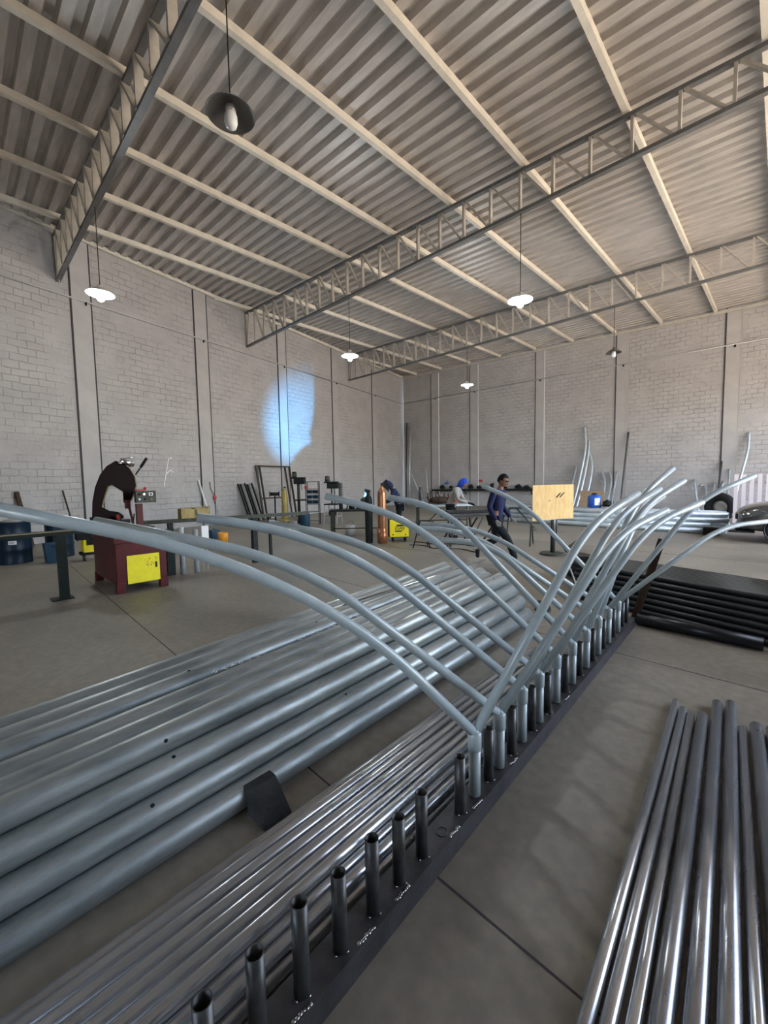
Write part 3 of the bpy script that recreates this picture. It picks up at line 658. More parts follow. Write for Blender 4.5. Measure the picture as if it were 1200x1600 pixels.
for t0, wd in ((12.95, .10), (13.15, .07), (14.75, .06), (15.05, .09)):
    MB().bar(LW(t0+.06, .45, 0)-O, LW(t0, .1, 2.48)-O, wd, .06).obj('upright', 'olive' if t0 < 13.1 else 'rust', t)
for z, a, c in ((2.46, 12.95, 15.1), (.98, 13.0, 14.6)):
    f = .45-.35*z/2.48
    MB().bar(LW(a, f, z)-O, LW(c, f, z)-O, .05, .06, (0, 0, 1)).obj('crossbar', 'rust', t)
def gas_bottle(loc, r, h, m, label, cat='gas cylinder'):
    t = thing('gas_cylinder', label, cat, loc)
    MB().lathe([(0, 0), (r*.95, 0), (r, .02), (r, h-.28), (r*.93, h-.2), (r*.6, h-.12), (r*.3, h-.08), (r*.28, h-.04), (0, h-.04)], n=24).obj('bottle', m, t)
    MB().cyl((0, 0, h-.05), (0, 0, h+.03), r*.2, 10).box((0, r*.3, h), (.04, .08, .03)).obj('valve', 'machine', t)
    return t
gas_bottle((-14.3, 9.1, 0), .12, 1.48, 'ochre', 'ochre gas cylinder standing in front of the rusty gate frame')
t = thing('bench_grinder', 'black bench grinder on a thin pedestal beside the ochre gas cylinder', 'grinder', (-14.62, 8.86, 0))
MB().cyl((0, 0, 0), (0, 0, 1.15), .03, 10).cyl((0, 0, 0), (0, 0, .02), .16, 16).obj('pedestal', 'machine', t)
MB().cyl((-.1, -.14, 1.22), (.06, .14, 1.22), .07, 14).cyl((-.12, -.17, 1.22), (-.1, -.14, 1.22), .11, 16).cyl((.06, .14, 1.22), (.08, .17, 1.22), .11, 16).obj('grinder_head', 'machine', t)
def drill_press(loc, h, label, stool=False):
    t = thing('drill_press', label, 'drill press', loc, .6)
    if not stool:
        MB().box((0, 0, .06), (.5, .4, .12)).obj('base_plate', 'machine', t)
        MB().cyl((0, 0, .1), (0, 0, h-.15), .06, 16).obj('column', 'olive', t)
        MB().box((.12, 0, .95), (.45, .36, .05)).obj('work_table', 'machine', t)
        for a in (-.3, .45): MB().cyl((-.1, a*.5, .5), (.12, a*.3, .3), .015, 8).obj('brace', 'machine', t)
        z = h-.35
    else:
        z = h-.25
        MB().cyl((0, 0, .80), (0, 0, z), .03, 12).cyl((.1, .08, .8), (.1, .08, z), .015, 8).obj('column', 'olive', t)
        MB().box((.05, 0, .78), (.55, .75, .04)).obj('stand_top', 'machine', t)
        for sx in (-.22, .3):
            for sy in (-.34, .34):
                MB().bar((sx, sy*.8, .76), (sx, sy*1.15, 0), .035, .035).obj('stand_leg', 'duct', t)
        MB().bar((.3, -.38, .30), (.3, .38, .30), .03, .03).bar((-.22, -.38, .30), (-.22, .38, .30), .03, .03).obj('stretcher', 'duct', t)
        MB().ball((.05, -.1, .42), .16, (1, 1.4, 1), 12).obj('motor', 'machine', t)
    MB().box((.06, 0, z+.06), (.45, .26, .22)).box((.0, 0, z+.2), (.55, .30, .06)).obj('head_casting', 'machine', t, .02)
    MB().cyl((.15, 0, z-.25), (.15, 0, z), .035, 12).cyl((.15, 0, z-.33), (.15, 0, z-.25), .02, 8).obj('spindle', 'duct', t)
    MB().cyl((-.2, .1, z+.22), (-.2, .1, z+.40), .10, 14).ball((-.2, .1, z+.42), .10, (1, 1, .5), 12).obj('drive_motor', 'olive', t)
    for a in (0, 2.1, 4.2): MB().cyl((.1, .15, z), (.1+.14*math.cos(a), .17, z+.14*math.sin(a)), .009, 6).obj('feed_handle', 'machine', t)
drill_press((-14.26, 9.75, 0), 2.0, 'tall dark pillar drill in front of the bluish arc light on the wall')
drill_press((-12.98, 10.45, 0), 1.70, 'small bench drill on a grey four-legged stand by the block wall', True)
t = thing('bin_rack', 'black wire rack holding small blue parts bins by the pillar drill', 'rack', (-13.3, 9.75, 0), .75)
b_ = MB()
for sx in (-.25, .25):
    for sy in (-.14, .14): b_.box((sx, sy, .85), (.025, .025, 1.7))
for z in (.15, .5, .8, 1.0, 1.2, 1.4, 1.68): b_.box((0, 0, z), (.5, .28, .015))
b_.obj('rack_frame', 'black', t)
for z in (.82, 1.02, 1.22):
    for sx in (-.12, .12):
        tb = tag(MB().prism([Vector((-.1, -.12, 0)), Vector((.1, -.12, 0)), Vector((.1, -.14, .13)), Vector((-.1, -.14, .13))], (0, 0, 0), (0, .24, 0)).obj('parts_bin', 'blue', bevel=.006), 'blue parts bin on the wire rack, %s tier, %s side' % ({.82: 'lowest', 1.02: 'middle', 1.22: 'upper'}[z], 'pillar drill' if sx < 0 else 'bench drill'), 'bin', 'blue bins on the wire rack')
        tb.matrix_world = Matrix.Translation((-13.3, 9.75, 0)) @ Matrix.Rotation(.75, 4, 'Z') @ Matrix.Translation((sx, 0, z-.01+.018))
tag(MB().box((-13.5, 9.6, 1.47), (.10, .10, .12)).obj('red_can', 'red'), 'small red can on the top shelf of the wire rack', 'can')
t = thing('water_barrel', 'blue plastic barrel on the floor in front of the wire rack', 'barrel', (-12.56, 8.82, 0))
MB().lathe([(0, 0), (.17, 0), (.19, .05), (.19, .50), (.15, .56), (.06, .60), (0, .60)], n=24).obj('barrel_body', 'brightblue' if False else 'binblue', t)
tag(MB().box((-12.95, 8.25, .16), (.4, .3, .3)).obj('storage_tin', 'ochre', bevel=.02), 'ochre metal tin on the floor beside the blue barrel', 'tin')
tag(MB().lathe([(0, 0), (.13, 0), (.15, .28), (.13, .29), (0, .27)], (-12.6, 8.35, 0), 18).obj('white_tub', 'greycloth'), 'whitish tub on the floor beside the blue barrel', 'tub')

# ---------------------------------------------------------------- welding corner
t = thing('welding_table', 'dark welding table with a square column standing on it', 'welding table', (-9.3, 8.5, 0), .78)
MB().box((0, 0, .78), (1.7, .7, .05)).obj('table_top', 'machine', t)
for sx in (-.78, .78):
    for sy in (-.3, .3): MB().box((sx, sy, .38), (.07, .07, .76)).obj('leg', 'olive', t)
MB().box((0, -.3, .25), (1.5, .03, .03)).obj('stretcher', 'machine', t)
MB().cyl((-.52, 0, .8), (-.52, 0, 1.62), .06, 14).obj('post', 'post', t)
MB().cyl((-.2, .1, .8), (-.2, .1, 1.0), .09, 10).box((.1, .1, .85), (.3, .2, .1)).cyl((-.35, .1, .8), (-.3, .1, 1.1), .02, 8).obj('clamp', 'machine', t)
t = thing('metal_bucket', 'pale metal bucket on the floor under the welding table', 'bucket', (-9.46, 8.3, 0))
MB().lathe([(0, 0), (.14, 0), (.16, .34), (.15, .34), (.13, .02), (0, .02)], n=20).obj('bucket_body', 'duct', t)
MB().tube([(.0, -.16, .33), (0, -.1, .43), (0, .1, .43), (0, .16, .33)], .006, 6).obj('bail_handle', 'machine', t)
cgb = gas_bottle((-7.58, 7.78, 0), .115, 1.56, 'copper', 'copper brown gas cylinder standing beside the yellow welder')
gas_bottle((-7.90, 7.60, 0), .10, 1.38, 'machine', 'dark gas cylinder half hidden behind the copper one')
MB().lathe([(.118, 0), (.135, 0), (.14, .40), (.118, .40)], n=24).obj('foot_collar', 'copper', cgb)
t = thing('welding_machine', 'bright yellow welding machine with black logo on small castors', 'welding machine', (-7.40, 8.25, 0), math.radians(46))
# local -Y faces the camera side
MB().box((0, 0, .36), (.52, .02, .46)).box((0, .2, .36), (.50, .40, .44)).obj('side_panel', 'yellow', t, .012)
MB().box((-.275, .2, .36), (.03, .42, .46)).box((0, .2, .13), (.48, .40, .03)).box((-.1, .2, .60), (.3, .06, .03)).obj('front_fascia', 'bore', t)
lg = MB().prism([Vector((-.13, -.013, .27)), Vector((.05, -.013, .27)), Vector((.10, -.013, .30)), Vector((-.10, -.013, .30))], (0, 0, 0), (0, -.003, 0))
lg.prism([Vector((-.09, -.013, .42)), Vector((.11, -.013, .42)), Vector((.14, -.013, .46)), Vector((-.05, -.013, .46))], (0, 0, 0), (0, -.003, 0))
lg.obj('logo_stripe', 'bore', t)
cu = bpy.data.curves.new('logo_text', 'FONT'); cu.body = 'ESAB'; cu.size = .125; cu.extrude = .002; cu.align_x = 'CENTER'; cu.shear = .3
to = bpy.data.objects.new('logo_text', cu); COL.objects.link(to); bpy.context.view_layer.update()
me = bpy.data.meshes.new_from_object(to.evaluated_get(bpy.context.evaluated_depsgraph_get())); bpy.data.objects.remove(to)
me.materials.clear(); me.materials.append(M_['bore']); lo = bpy.data.objects.new('logo_text', me); COL.objects.link(lo); lo.parent = t; lo.location = (.005, -.014, .325); lo.rotation_euler = (PI/2, 0, 0)
for sx in (-.17, .17):
    MB().cyl((sx, -.011, .19), (sx, -.014, .19), .018, 14).obj('lower_bolt', 'bore', t)
    for sy in (.03, .36): MB().cyl((sx-.02, sy, .055), (sx+.02, sy, .055), .055, 16).obj('castor', 'rubber', t)
t = thing('roller_stand', 'folding steel stand with splayed legs in front of the work table', 'stand', (-6.24, 7.77, 0))
for dx, dy in ((-.16, -.14), (.18, .1), (.0, .24)): MB().cyl((dx, dy, 0), (dx*.2, dy*.2, .62), .014, 8).obj('leg', 'machine', t)
MB().bar((-.2, .02, .63), (.22, .2, .63), .05, .03).obj('top_bar', 'olive', t)
t = thing('work_table', 'long work table with pale steel top behind the yellow welder', 'work table', (-7.42, 10.3, 0), .78)
MB().box((0, 0, .88), (1.7, .6, .04)).obj('table_top', 'galvfar', t)
for sx in (-.78, .78):
    for sy in (-.25, .25): MB().box((sx, sy, .43), (.05, .05, .86)).obj('leg', 'olive', t)
MB().box((0, .25, .4), (1.5, .03, .03)).bar((-.7, -.25, .2), (-.1, -.25, .8), .025, .025).bar((.1, -.25, .8), (.7, -.25, .2), .025, .025).obj('brace', 'machine', t)
t = thing('scrap_pile', 'brown jumble of rusty metal parts on the work table', 'metal scrap', (-7.52, 10.28, .905), .6); sr = random.Random(8)
b_ = MB(); b_.ball((0, 0, .13), .25, (1.4, .8, .5), 12)
for k in range(26):
    a = Vector((sr.uniform(-.35, .35), sr.uniform(-.15, .15), .02)); b_.bar(a, a+Vector((sr.uniform(-.15, .15), sr.uniform(-.08, .08), sr.uniform(.12, .42))), .03, .03)
o_ = b_.obj('scrap_metal', 'rust', t); o_['kind'] = 'stuff'
tag(MB().cyl((-7.93, 9.84, .9), (-7.93, 9.84, 1.45), .06, 14).obj('short_pipe', 'post'), 'short dark pipe standing on end next to the rusty metal jumble', 'pipe')

# trestle table with dark steel sections in front of the welder in the blue hood
t = thing('steel_trestle', 'black trestle table with crossed legs carrying dark steel sections', 'trestle', (-5.65, 9.05, 0), math.radians(60))
MB().box((0, 0, .72), (1.5, .5, .04)).obj('table_top', 'black', t)
for sx in (-.6, 0, .6):
    MB().bar((sx-.12, -.28, 0), (sx+.05, .22, .70), .03, .03).bar((sx-.12, .28, 0), (sx+.05, -.22, .70), .03, .03).obj('crossed_legs', 'black', t)
    MB().bar((sx-.2, -.26, 0), (sx+.2, -.24, .70), .025, .025).obj('diagonal_leg', 'black', t)
for i, (dy, z, s0) in enumerate([(-.18, .775, 0), (-.08, .775, .05), (.04, .775, -.04), (.16, .775, .02), (-.14, .845, .03), (-.02, .845, -.05), (.10, .845, 0)]):
    ob = MB().box((0, 0, 0), (1.55, .09, .065)).obj('steel_section', 'machine' if i % 3 else 'black', bevel=.004)
    ob.matrix_world = Matrix.Translation((-5.65, 9.05, 0)) @ Matrix.Rotation(math.radians(60), 4, 'Z') @ Matrix.Translation((s0, dy, z))
    tag(ob, 'dark steel section on the black trestle, %s tier, %s from the camera' % ('lower' if i < 4 else 'upper', ORD[i if i < 4 else i-4]), 'steel section', 'dark sections on the trestle')
for i, (p0, p1) in enumerate([((-6.75, 7.9, .012), (-4.8, 8.1, .012)), ((-7.0, 8.3, .012), (-5.2, 8.9, .012))]):
    a, c = Vector(p0), Vector(p1)
    P = [a.lerp(c, k/10)+Vector((0, .12*math.sin(k*1.1+i), 0)) for k in range(11)]
    tag(MB().tube(P, .012, 6).obj('welding_cable', 'cable'), ['black welding cable on the floor near the yellow welder', 'black welding cable on the floor under the trestle'][i], 'cable')

# board on a stand
t = thing('board_stand', 'square plywood board on a grey pole stand with round base', 'board stand', (-3.47, 8.78, 0), math.radians(44.5))
brd = MB().prism([Vector((-.44, 0, .73)), Vector((.43, 0, .78)), Vector((.43, 0, 1.50)), Vector((-.44, 0, 1.49))], (0, 0, 0), (0, .018, 0)).obj('board', 'ply', t)
MB().bar((.06, -.002, 1.22), (.15, -.002, 1.32), .012, .02, (0, 1, 0)).bar((.14, -.002, 1.23), (.23, -.002, 1.33), .012, .02, (0, 1, 0)).box((-.08, -.002, 1.16), (.025, .003, .015)).obj('burnt_mark', 'bore', brd)
MB().cyl((.02, .05, .03), (.02, .05, 1.2), .05, 18).cyl((.10, .06, .45), (.10, .06, .78), .014, 8).obj('pole', 'post', t)
MB().lathe([(0, 0), (.27, 0), (.27, .02), (.24, .04), (0, .045)], (.02, .05, 0), 32).obj('base_disc', 'olive', t)
t = thing('folding_trestle', 'black folding trestle beside the plywood board', 'trestle', (-4.40, 9.68, 0), math.radians(44))
MB().bar((-.5, 0, .93), (.05, .0, .93), .04, .03).obj('top_bar', 'black', t)
MB().bar((-.32, 0, .92), (.12, 0, .42), .03, .03).obj('brace', 'black', t)
MB().bar((.0, -.1, .5), (-.06, -.2, 0), .03, .03).bar((.1, .1, .45), (.22, .35, 0), .03, .03).bar((-.5, 0, .92), (-.55, .1, 0), .03, .03).obj('legs', 'olive', t)
MB().bar((-.0, -.05, .36), (.2, .1, .38), .02, .02).obj('spreader', 'black', t)

# ---------------------------------------------------------------- far wall: shelf, leaning tubes, pipe stack, car
t = thing('wall_shelf', 'long dark steel shelf on brackets along the far block wall', 'shelf', FWp(-12, .2, 1.05)); O = FWp(-12, .2, 1.05)
MB().bar(FWp(-16.4, .2, 1.02)-O, FWp(-7.6, .2, 1.06)-O, .30, .12).obj('shelf_board', 'machine', t)
for k in (-16, -13.8, -11.6, -9.4, -7.8): MB().bar(FWp(k, .06, .75)-O, FWp(k, .3, .98)-O, .04, .04).obj('bracket', 'machine', t)
sr = random.Random(12)
for i, k in enumerate((-15.6, -14.9, -14.3, -13.4, -12.8, -11.9, -11.1, -10.2, -9.7, -9.1, -8.4)):
    h = sr.uniform(.10, .28)
    b_ = MB(); b_.box((0, 0, h/2), (sr.uniform(.15, .4), .2, h)).cyl((.05, 0, h), (.1, 0, h+.08), .05, 10).ball((-.05, 0, h*.9), .09)
    ob = b_.obj('tool_case', 'machine', bevel=.01); ob.location = FWp(k, .2, 1.115); ob.rotation_euler = (0, 0, sr.uniform(-.3, .3))
    tag(ob, 'dark tool case on the far wall shelf, %s from the corner' % ORD[i], 'tool case', 'dark tools on the far wall shelf')
tag(MB().box(FWp(-12.75, .09, 1.62), (.22, .06, .14)).obj('switch_box', 'red'), 'small red switch box on the far wall pilaster', 'switch')
t = thing('air_tap', 'small blue valve on the conduit at the far wall shelf', 'valve', FWp(-15.25, .15, 1.50))
MB().ball((0, 0, 0), .09, (1.4, 1, .9)).cyl((-.15, 0, .02), (.2, 0, .02), .03, 8).obj('valve_body', 'brightblue', t)
MB().cyl((0, 0, .05), (.1, 0, .22), .02, 8).obj('lever', 'brightblue', t)
def lean(pts, r, m, label, off_bot=1.1, name='leaning_tube', cat='bent tube', grp='tubes leaning on the far wall'):
    zt = pts[0][1]; P = []
    for t0, z in pts: P.append(FWp(t0, .09+(off_bot-.09)*(1-max(0, z)/zt), max(.02, z)))
    Q = []
    for k in range(len(P)-1):
        p0 = P[max(k-1, 0)]; p1 = P[k]; p2 = P[k+1]; p3 = P[min(k+2, len(P)-1)]
        for s_ in range(6):
            u = s_/6; Q.append(.5*((2*p1)+(p2-p0)*u+(2*p0-5*p1+4*p2-p3)*u*u+(3*p1-p0-3*p2+p3)*u**3))
    Q.append(P[-1]); o_ = Q[-1].copy()
    tag(MB().tube([q-o_ for q in Q], r, 12).obj(name, m, loc=o_), label, cat, grp)
lean([(-6.95, 2.33), (-7.15, .0)], .05, 'galvfar', 'short straight tube leaning on the far wall next to the tall bent ones')
lean([(-6.55, 4.45), (-6.43, 3.27), (-6.60, 1.56), (-6.85, 0)], .05, 'galvfar', 'tallest S-bent tube leaning on the far wall behind the plywood board')
lean([(-6.33, 3.66), (-6.32, 2.58), (-6.46, 1.21), (-6.66, 0)], .05, 'galvfar', 'second tallest bent tube leaning on the far wall behind the plywood board')
lean([(-6.35, 3.15), (-6.10, 2.40), (-6.11, 1.38), (-6.30, 0)], .05, 'galvfar', 'bent tube bowed outwards above the blue canister')
lean([(-5.68, 1.95), (-5.46, 1.37), (-5.45, 0)], .05, 'galvfar', 'short curved tube leaning over the brown board, standing apart')
lean([(-5.30, 1.94), (-5.16, 1.37), (-5.24, 0)], .045, 'galvfar', 'short curved tube leaning over the brown board, first of the pair')
lean([(-4.96, 1.96), (-5.02, 0)], .045, 'galvfar', 'short straight tube leaning over the brown board, second of the pair')
lean([(-4.50, 3.94), (-4.6, 0)], .045, 'post', 'tall straight dark pole leaning at a pilaster of the far wall')
lean([(-1.77, 1.48), (-1.47, 0)], .05, 'galvfar', 'short straight tube leaning away from the tyre')
lean([(-1.52, 1.20), (-1.36, 1.22), (-1.28, .83), (-1.32, 0)], .04, 'galvfar', 'short hooked tube leaning beside the tyre')
lean([(-1.00, 1.32), (-1.13, 0)], .045, 'galvfar', 'short straight tube leaning in front of the tyre')
lean([(-.79, 2.3), (-.88, 0)], .04, 'post', 'tall dark straight pole leaning behind the tyre')
lean([(-.68, 1.40), (-.97, .3), (-1.0, 0)], .045, 'galvfar', 'short pale tube leaning behind the dark straight pole')
lean([(-.50, 1.94), (-.52, 1.1), (-.57, 0)], .04, 'galvfar', 'medium pale tube leaning in front of the tyre')
lean([(.10, 3.51), (.07, 2.69), (-.14, 1.45), (-.42, 0)], .05, 'galvfar', 'tall bent tube leaning between the tyre and the pinkish slats')
for i, (dt, z1, m) in enumerate([(0, 5.9, 'post'), (.16, 5.6, 'duct'), (.30, 5.85, 'galvfar')]):
    tag(MB().cyl(FWp(-17.9+dt, 1.3, .03), FWp(-18.65+dt, .12, z1), .05, 10).obj('long_tube', m), 'very long tube leaning in the wall corner, %s from the corner' % ORD[i], 'tube', 'long tubes leaning in the corner')
for i, (a, b2) in enumerate([((-7.75, 9.80, .905), (-8.6, 10.2, 1.9)), ((-7.75, 10.0, .905), (-8.3, 10.6, 2.0))]):
    tag(MB().cyl(a, b2, .008, 6).obj('filler_rod', 'duct'), 'thin filler rod sticking up from the work table, %s from the block wall' % ORD[i], 'rod')
# pipe stack on the floor
fr = random.Random(21); r = .085
for l in range(4):
    for c in range(8-l):
        y = 14.75+r*2.03*c+r*l; z = r+l*r*1.74
        x0 = -8.4+fr.uniform(-.25, .25); x1 = -1.05+fr.uniform(-.35, .08)
        ob = MB().tube([(0, 0, 0), (x1-x0, -.05*(x1-x0), 0)], r*.97, 20, .006).obj('galvanised_pipe', 'galvfar', loc=(x0, y+.2-.05*(x0+8.4), z))
        tag(ob, 'galvanised pipe of the stack before the far wall, %s layer, %s from the camera' % (ORD[l], ORD[c]), 'pipe', 'galvanised pipes before the far wall')
tag(MB().box((-1.35, 14.44, .10), (.34, .24, .20)).obj('pipe_support', 'rubber'), 'black square support block at the foot of the far pipe stack', 'support block')
t = thing('gas_canister', 'bright blue canister with white label on the far pipe stack', 'canister', (-4.68, 15.42, .62))
MB().lathe([(0, 0), (.19, 0), (.21, .03), (.21, .36), (.15, .42), (.06, .44), (0, .44)], n=28).obj('canister_body', 'brightblue', t)
MB().lathe([(.08, .43), (.08, .49), (.07, .49), (.07, .44)], n=16).obj('collar', 'machine', t)
b_ = MB(); q = [(.213)*Vector((math.cos(a), math.sin(a), 0)) for a in (-1.2, -.9, -.6, -.3)]
vs = [[b_.bm.verts.new(p+Vector((0, 0, z))) for p in q] for z in (.08, .32)]
for j in range(3): b_.bm.faces.new([vs[0][j], vs[0][j+1], vs[1][j+1], vs[1][j]])
b_.obj('white_label', 'white', t)
tag(MB().box((0, 0, .15), (1.05, .03, 1.05)).obj('brown_board', 'brownply', loc=FWp(-5.35, 3.2, .376)), 'brown board standing behind the blue canister', 'board')
t = thing('chain_winch', 'small black winch lying on the far pipe stack near the canister', 'winch', (-4.25, 15.36, .70))
MB().cyl((-.12, 0, .05), (.12, 0, .05), .10, 12).ball((0, 0, .13), .07).obj('winch_drum', 'machine', t)
MB().tube([(-.2, -.1, -.1), (-.15, -.12, 0), (0, -.1, .05), (.15, -.1, 0), (.22, -.12, -.1)], .02, 8).obj('winch_frame', 'machine', t)
# tyre
t = thing('tractor_tyre', 'large worn black tyre standing against the far wall', 'tyre', (-1.55, 19.0, .52), math.radians(-25))
pr_ = []
for k in range(17):
    a = 2*PI*k/16; pr_.append((.38+.135*math.cos(a), .14*math.sin(a)))
MB().lathe(pr_, n=40, rot=RX(PI/2)).obj('tread_ring', 'tyre', t)
MB().lathe([(.24, -.10), (.26, -.02), (.15, 0), (.05, -.03), (0, -.03)], n=28, rot=RX(PI/2)).obj('rim', 'duct', t)
# slatted panel
t = thing('slatted_panel', 'white and pinkish slatted panel standing behind the car bonnet', 'slatted panel', (-.58, 18.3, 0), math.radians(-3))
for k in range(6): MB().box((-.55+k*.2+.03, 0, .85), (.10, .04, 1.65)).obj('slat', 'stripe', t)
MB().box((0, .03, 1.4), (1.2, .03, .08)).box((0, .03, .3), (1.2, .03, .08)).obj('crossbar', 'duct', t)

# ---------------------------------------------------------------- car
def loft(st, n):
    """stations: list of (x, [(y,z)...]) mirrored into a closed skin"""
    b_ = MB(); R = []
    for x, pts in st:
        ring = [(y, z) for y, z in pts]+[(-y, z) for y, z in pts[::-1] if abs(y) > 1e-6]
        R.append([b_.bm.verts.new((x, y, z)) for y, z in ring])
    for a, c in zip(R, R[1:]):
        for j in range(len(a)-1):
            f = b_.bm.faces.new([a[j], a[j+1], c[j+1], c[j]]); f.smooth = True
        f = b_.bm.faces.new([a[-1], a[0], c[0], c[-1]]); f.smooth = True
    b_.bm.faces.new(R[0]); b_.bm.faces.new(R[-1][::-1]); return b_
car = thing('car', 'dark silver grey car whose front corner stands at the far pipe stack', 'car', (-.80, 14.05, 0), math.radians(3))
st = []
for x, wd, zb, zm, zt in [(0, .45, .34, .52, .66), (.05, .66, .28, .55, .74), (.16, .80, .26, .58, .82), (.40, .89, .24, .62, .90), (.9, .92, .24, .64, .97), (1.3, .93, .24, .66, 1.02), (2.2, .93, .24, .66, 1.02), (3.4, .93, .25, .66, 1.02), (4.1, .88, .30, .66, 1.03), (4.35, .78, .36, .66, .98)]:
    st.append((x, [(wd*.86, zb), (wd*.98, zb+.10), (wd, zm), (wd*.97, zt-.07), (wd*.88, zt), (wd*.5, zt+.035), (0, zt+.05)]))
body = loft(st, 0).obj('body_shell', 'carpaint', car); sm = body.modifiers.new('soft', 'SUBSURF'); sm.levels = sm.render_levels = 2
st = [(1.0, [(.70, 1.0), (.66, 1.04), (0, 1.06)]), (1.7, [(.82, .98), (.66, 1.40), (0, 1.45)]), (2.4, [(.84, .98), (.66, 1.47), (0, 1.52)]), (3.3, [(.84, .98), (.64, 1.43), (0, 1.49)]), (4.0, [(.78, .98), (.70, 1.05), (0, 1.08)])]
gh = loft(st, 0).obj('cabin_glass', 'cardark', car); sm = gh.modifiers.new('soft', 'SUBSURF'); sm.levels = sm.render_levels = 2
MB().box((2.5, 0, 1.51), (1.3, 1.1, .04)).obj('roof_panel', 'carpaint', car, .02)
for sy in (1, -1):
    hl = MB().prism([Vector((.02, sy*.60, .66)), Vector((.09, sy*.80, .70)), Vector((.42, sy*.905, .80)), Vector((.50, sy*.915, .76)), Vector((.36, sy*.915, .66)), Vector((.10, sy*.83, .58))], (0, 0, 0), (.02, -sy*.03, 0)).obj('headlight', 'lens', car, .01)
    MB().ball((.20, sy*.87, .70), .035).ball((.12, sy*.83, .68), .028).obj('reflector_bulb', 'chrome', hl)
    MB().prism([Vector((.05, sy*.66, .44)), Vector((.12, sy*.80, .46)), Vector((.30, sy*.90, .42)), Vector((.12, sy*.82, .32))], (0, 0, 0), (.02, -sy*.02, 0)).obj('fog_light_recess', 'cardark', car, .01)
    for x in (.85, 3.45):
        wh = MB().lathe([(.20, -.10), (.30, -.11), (.33, -.07), (.33, .07), (.30, .11), (.20, .10)], (0, 0, 0), 32, rot=RX(PI/2)).obj('wheel', 'tyre', car); wh.location = (x, sy*.82, .33)
        MB().lathe([(0, -.05), (.20, -.07), (.21, -.10), (.21, .10), (0, .05)], (0, 0, 0), 24, rot=RX(PI/2)).obj('wheel_rim', 'duct', wh)
        MB().lathe([(.37, 0), (.37, sy*.03), (.335, sy*.03), (.335, 0)], (0, 0, 0), 32, rot=RX(-PI/2)).obj('arch_lip', 'cardark', car).location = (x, sy*.90, .35)
MB().box((-.0, 0, .60), (.06, .80, .14)).box((.03, 0, .34), (.10, 1.1, .12)).obj('grille', 'cardark', car, .02)
MB().box((.10, 0, .25), (.5, 1.5, .05)).obj('bumper_lip', 'cardark', car, .02)

# ---------------------------------------------------------------- people
def skin(name, V, E_, Rr, m, parent, root=0, sub=1):
    me = bpy.data.meshes.new(name); me.from_pydata([tuple(v) for v in V], E_, []); me.update()
    o = bpy.data.objects.new(name, me); COL.objects.link(o); o.parent = parent
    o.modifiers.new('skin', 'SKIN'); sk = me.skin_vertices[0].data
    for i, r in enumerate(Rr): sk[i].radius = r if isinstance(r, tuple) else (r, r); sk[i].use_root = (i == root)
    o.modifiers['skin'].use_smooth_shade = True
    s = o.modifiers.new('sub', 'SUBSURF'); s.levels = s.render_levels = 1+sub
    me.materials.append(M_[m]); return o
def chain_skin(name, chains, m, parent, sub=1):
    """chains: list of [(vec, r)...]; the first point of each later chain may be a key (int) into the points already made"""
    V, R_, E_ = [], [], []
    for ch in chains:
        prev = None
        for it in ch:
            if isinstance(it, int): prev = it; continue
            V.append(Vector(it[0])); R_.append(it[1]); i = len(V)-1
            if prev is not None: E_.append((prev, i))
            prev = i
    return skin(name, V, E_, R_, m, parent, 0, sub)
def hand(w_, d, side, palm_n, s=1.0, curl=.5):
    """five finger chains from wrist w_, along d, bending towards palm_n; side = across the palm towards the thumb"""
    d, side, pn = Vector(d).normalized(), Vector(side).normalized(), Vector(palm_n).normalized(); w_ = Vector(w_)
    pal = w_+d*.075*s; out = [('palm', pal)]
    fs = []
    for k, (off, L) in enumerate([(.028, .070), (.010, .078), (-.010, .072), (-.028, .055)]):
        p0 = w_+d*.080*s+side*off*s; p1 = p0+(d*math.cos(curl*.5)+pn*math.sin(curl*.5))*L*.45*s
        p2 = p1+(d*math.cos(curl*1.5)+pn*math.sin(curl*1.5))*L*.32*s; p3 = p2+(d*math.cos(curl*2.3)+pn*math.sin(curl*2.3))*L*.25*s
        fs.append([(p0, .0105*s), (p1, .0092*s), (p2, .0085*s), (p3, .007*s)])
    t0 = w_+d*.030*s+side*.024*s; t1 = t0+(d*.6+side*.8)*.035*s; t2 = t1+(d*.9+side*.3+pn*.3)*.03*s
    return pal, fs, [(t0, .012*s), (t1, .0105*s), (t2, .0085*s)]
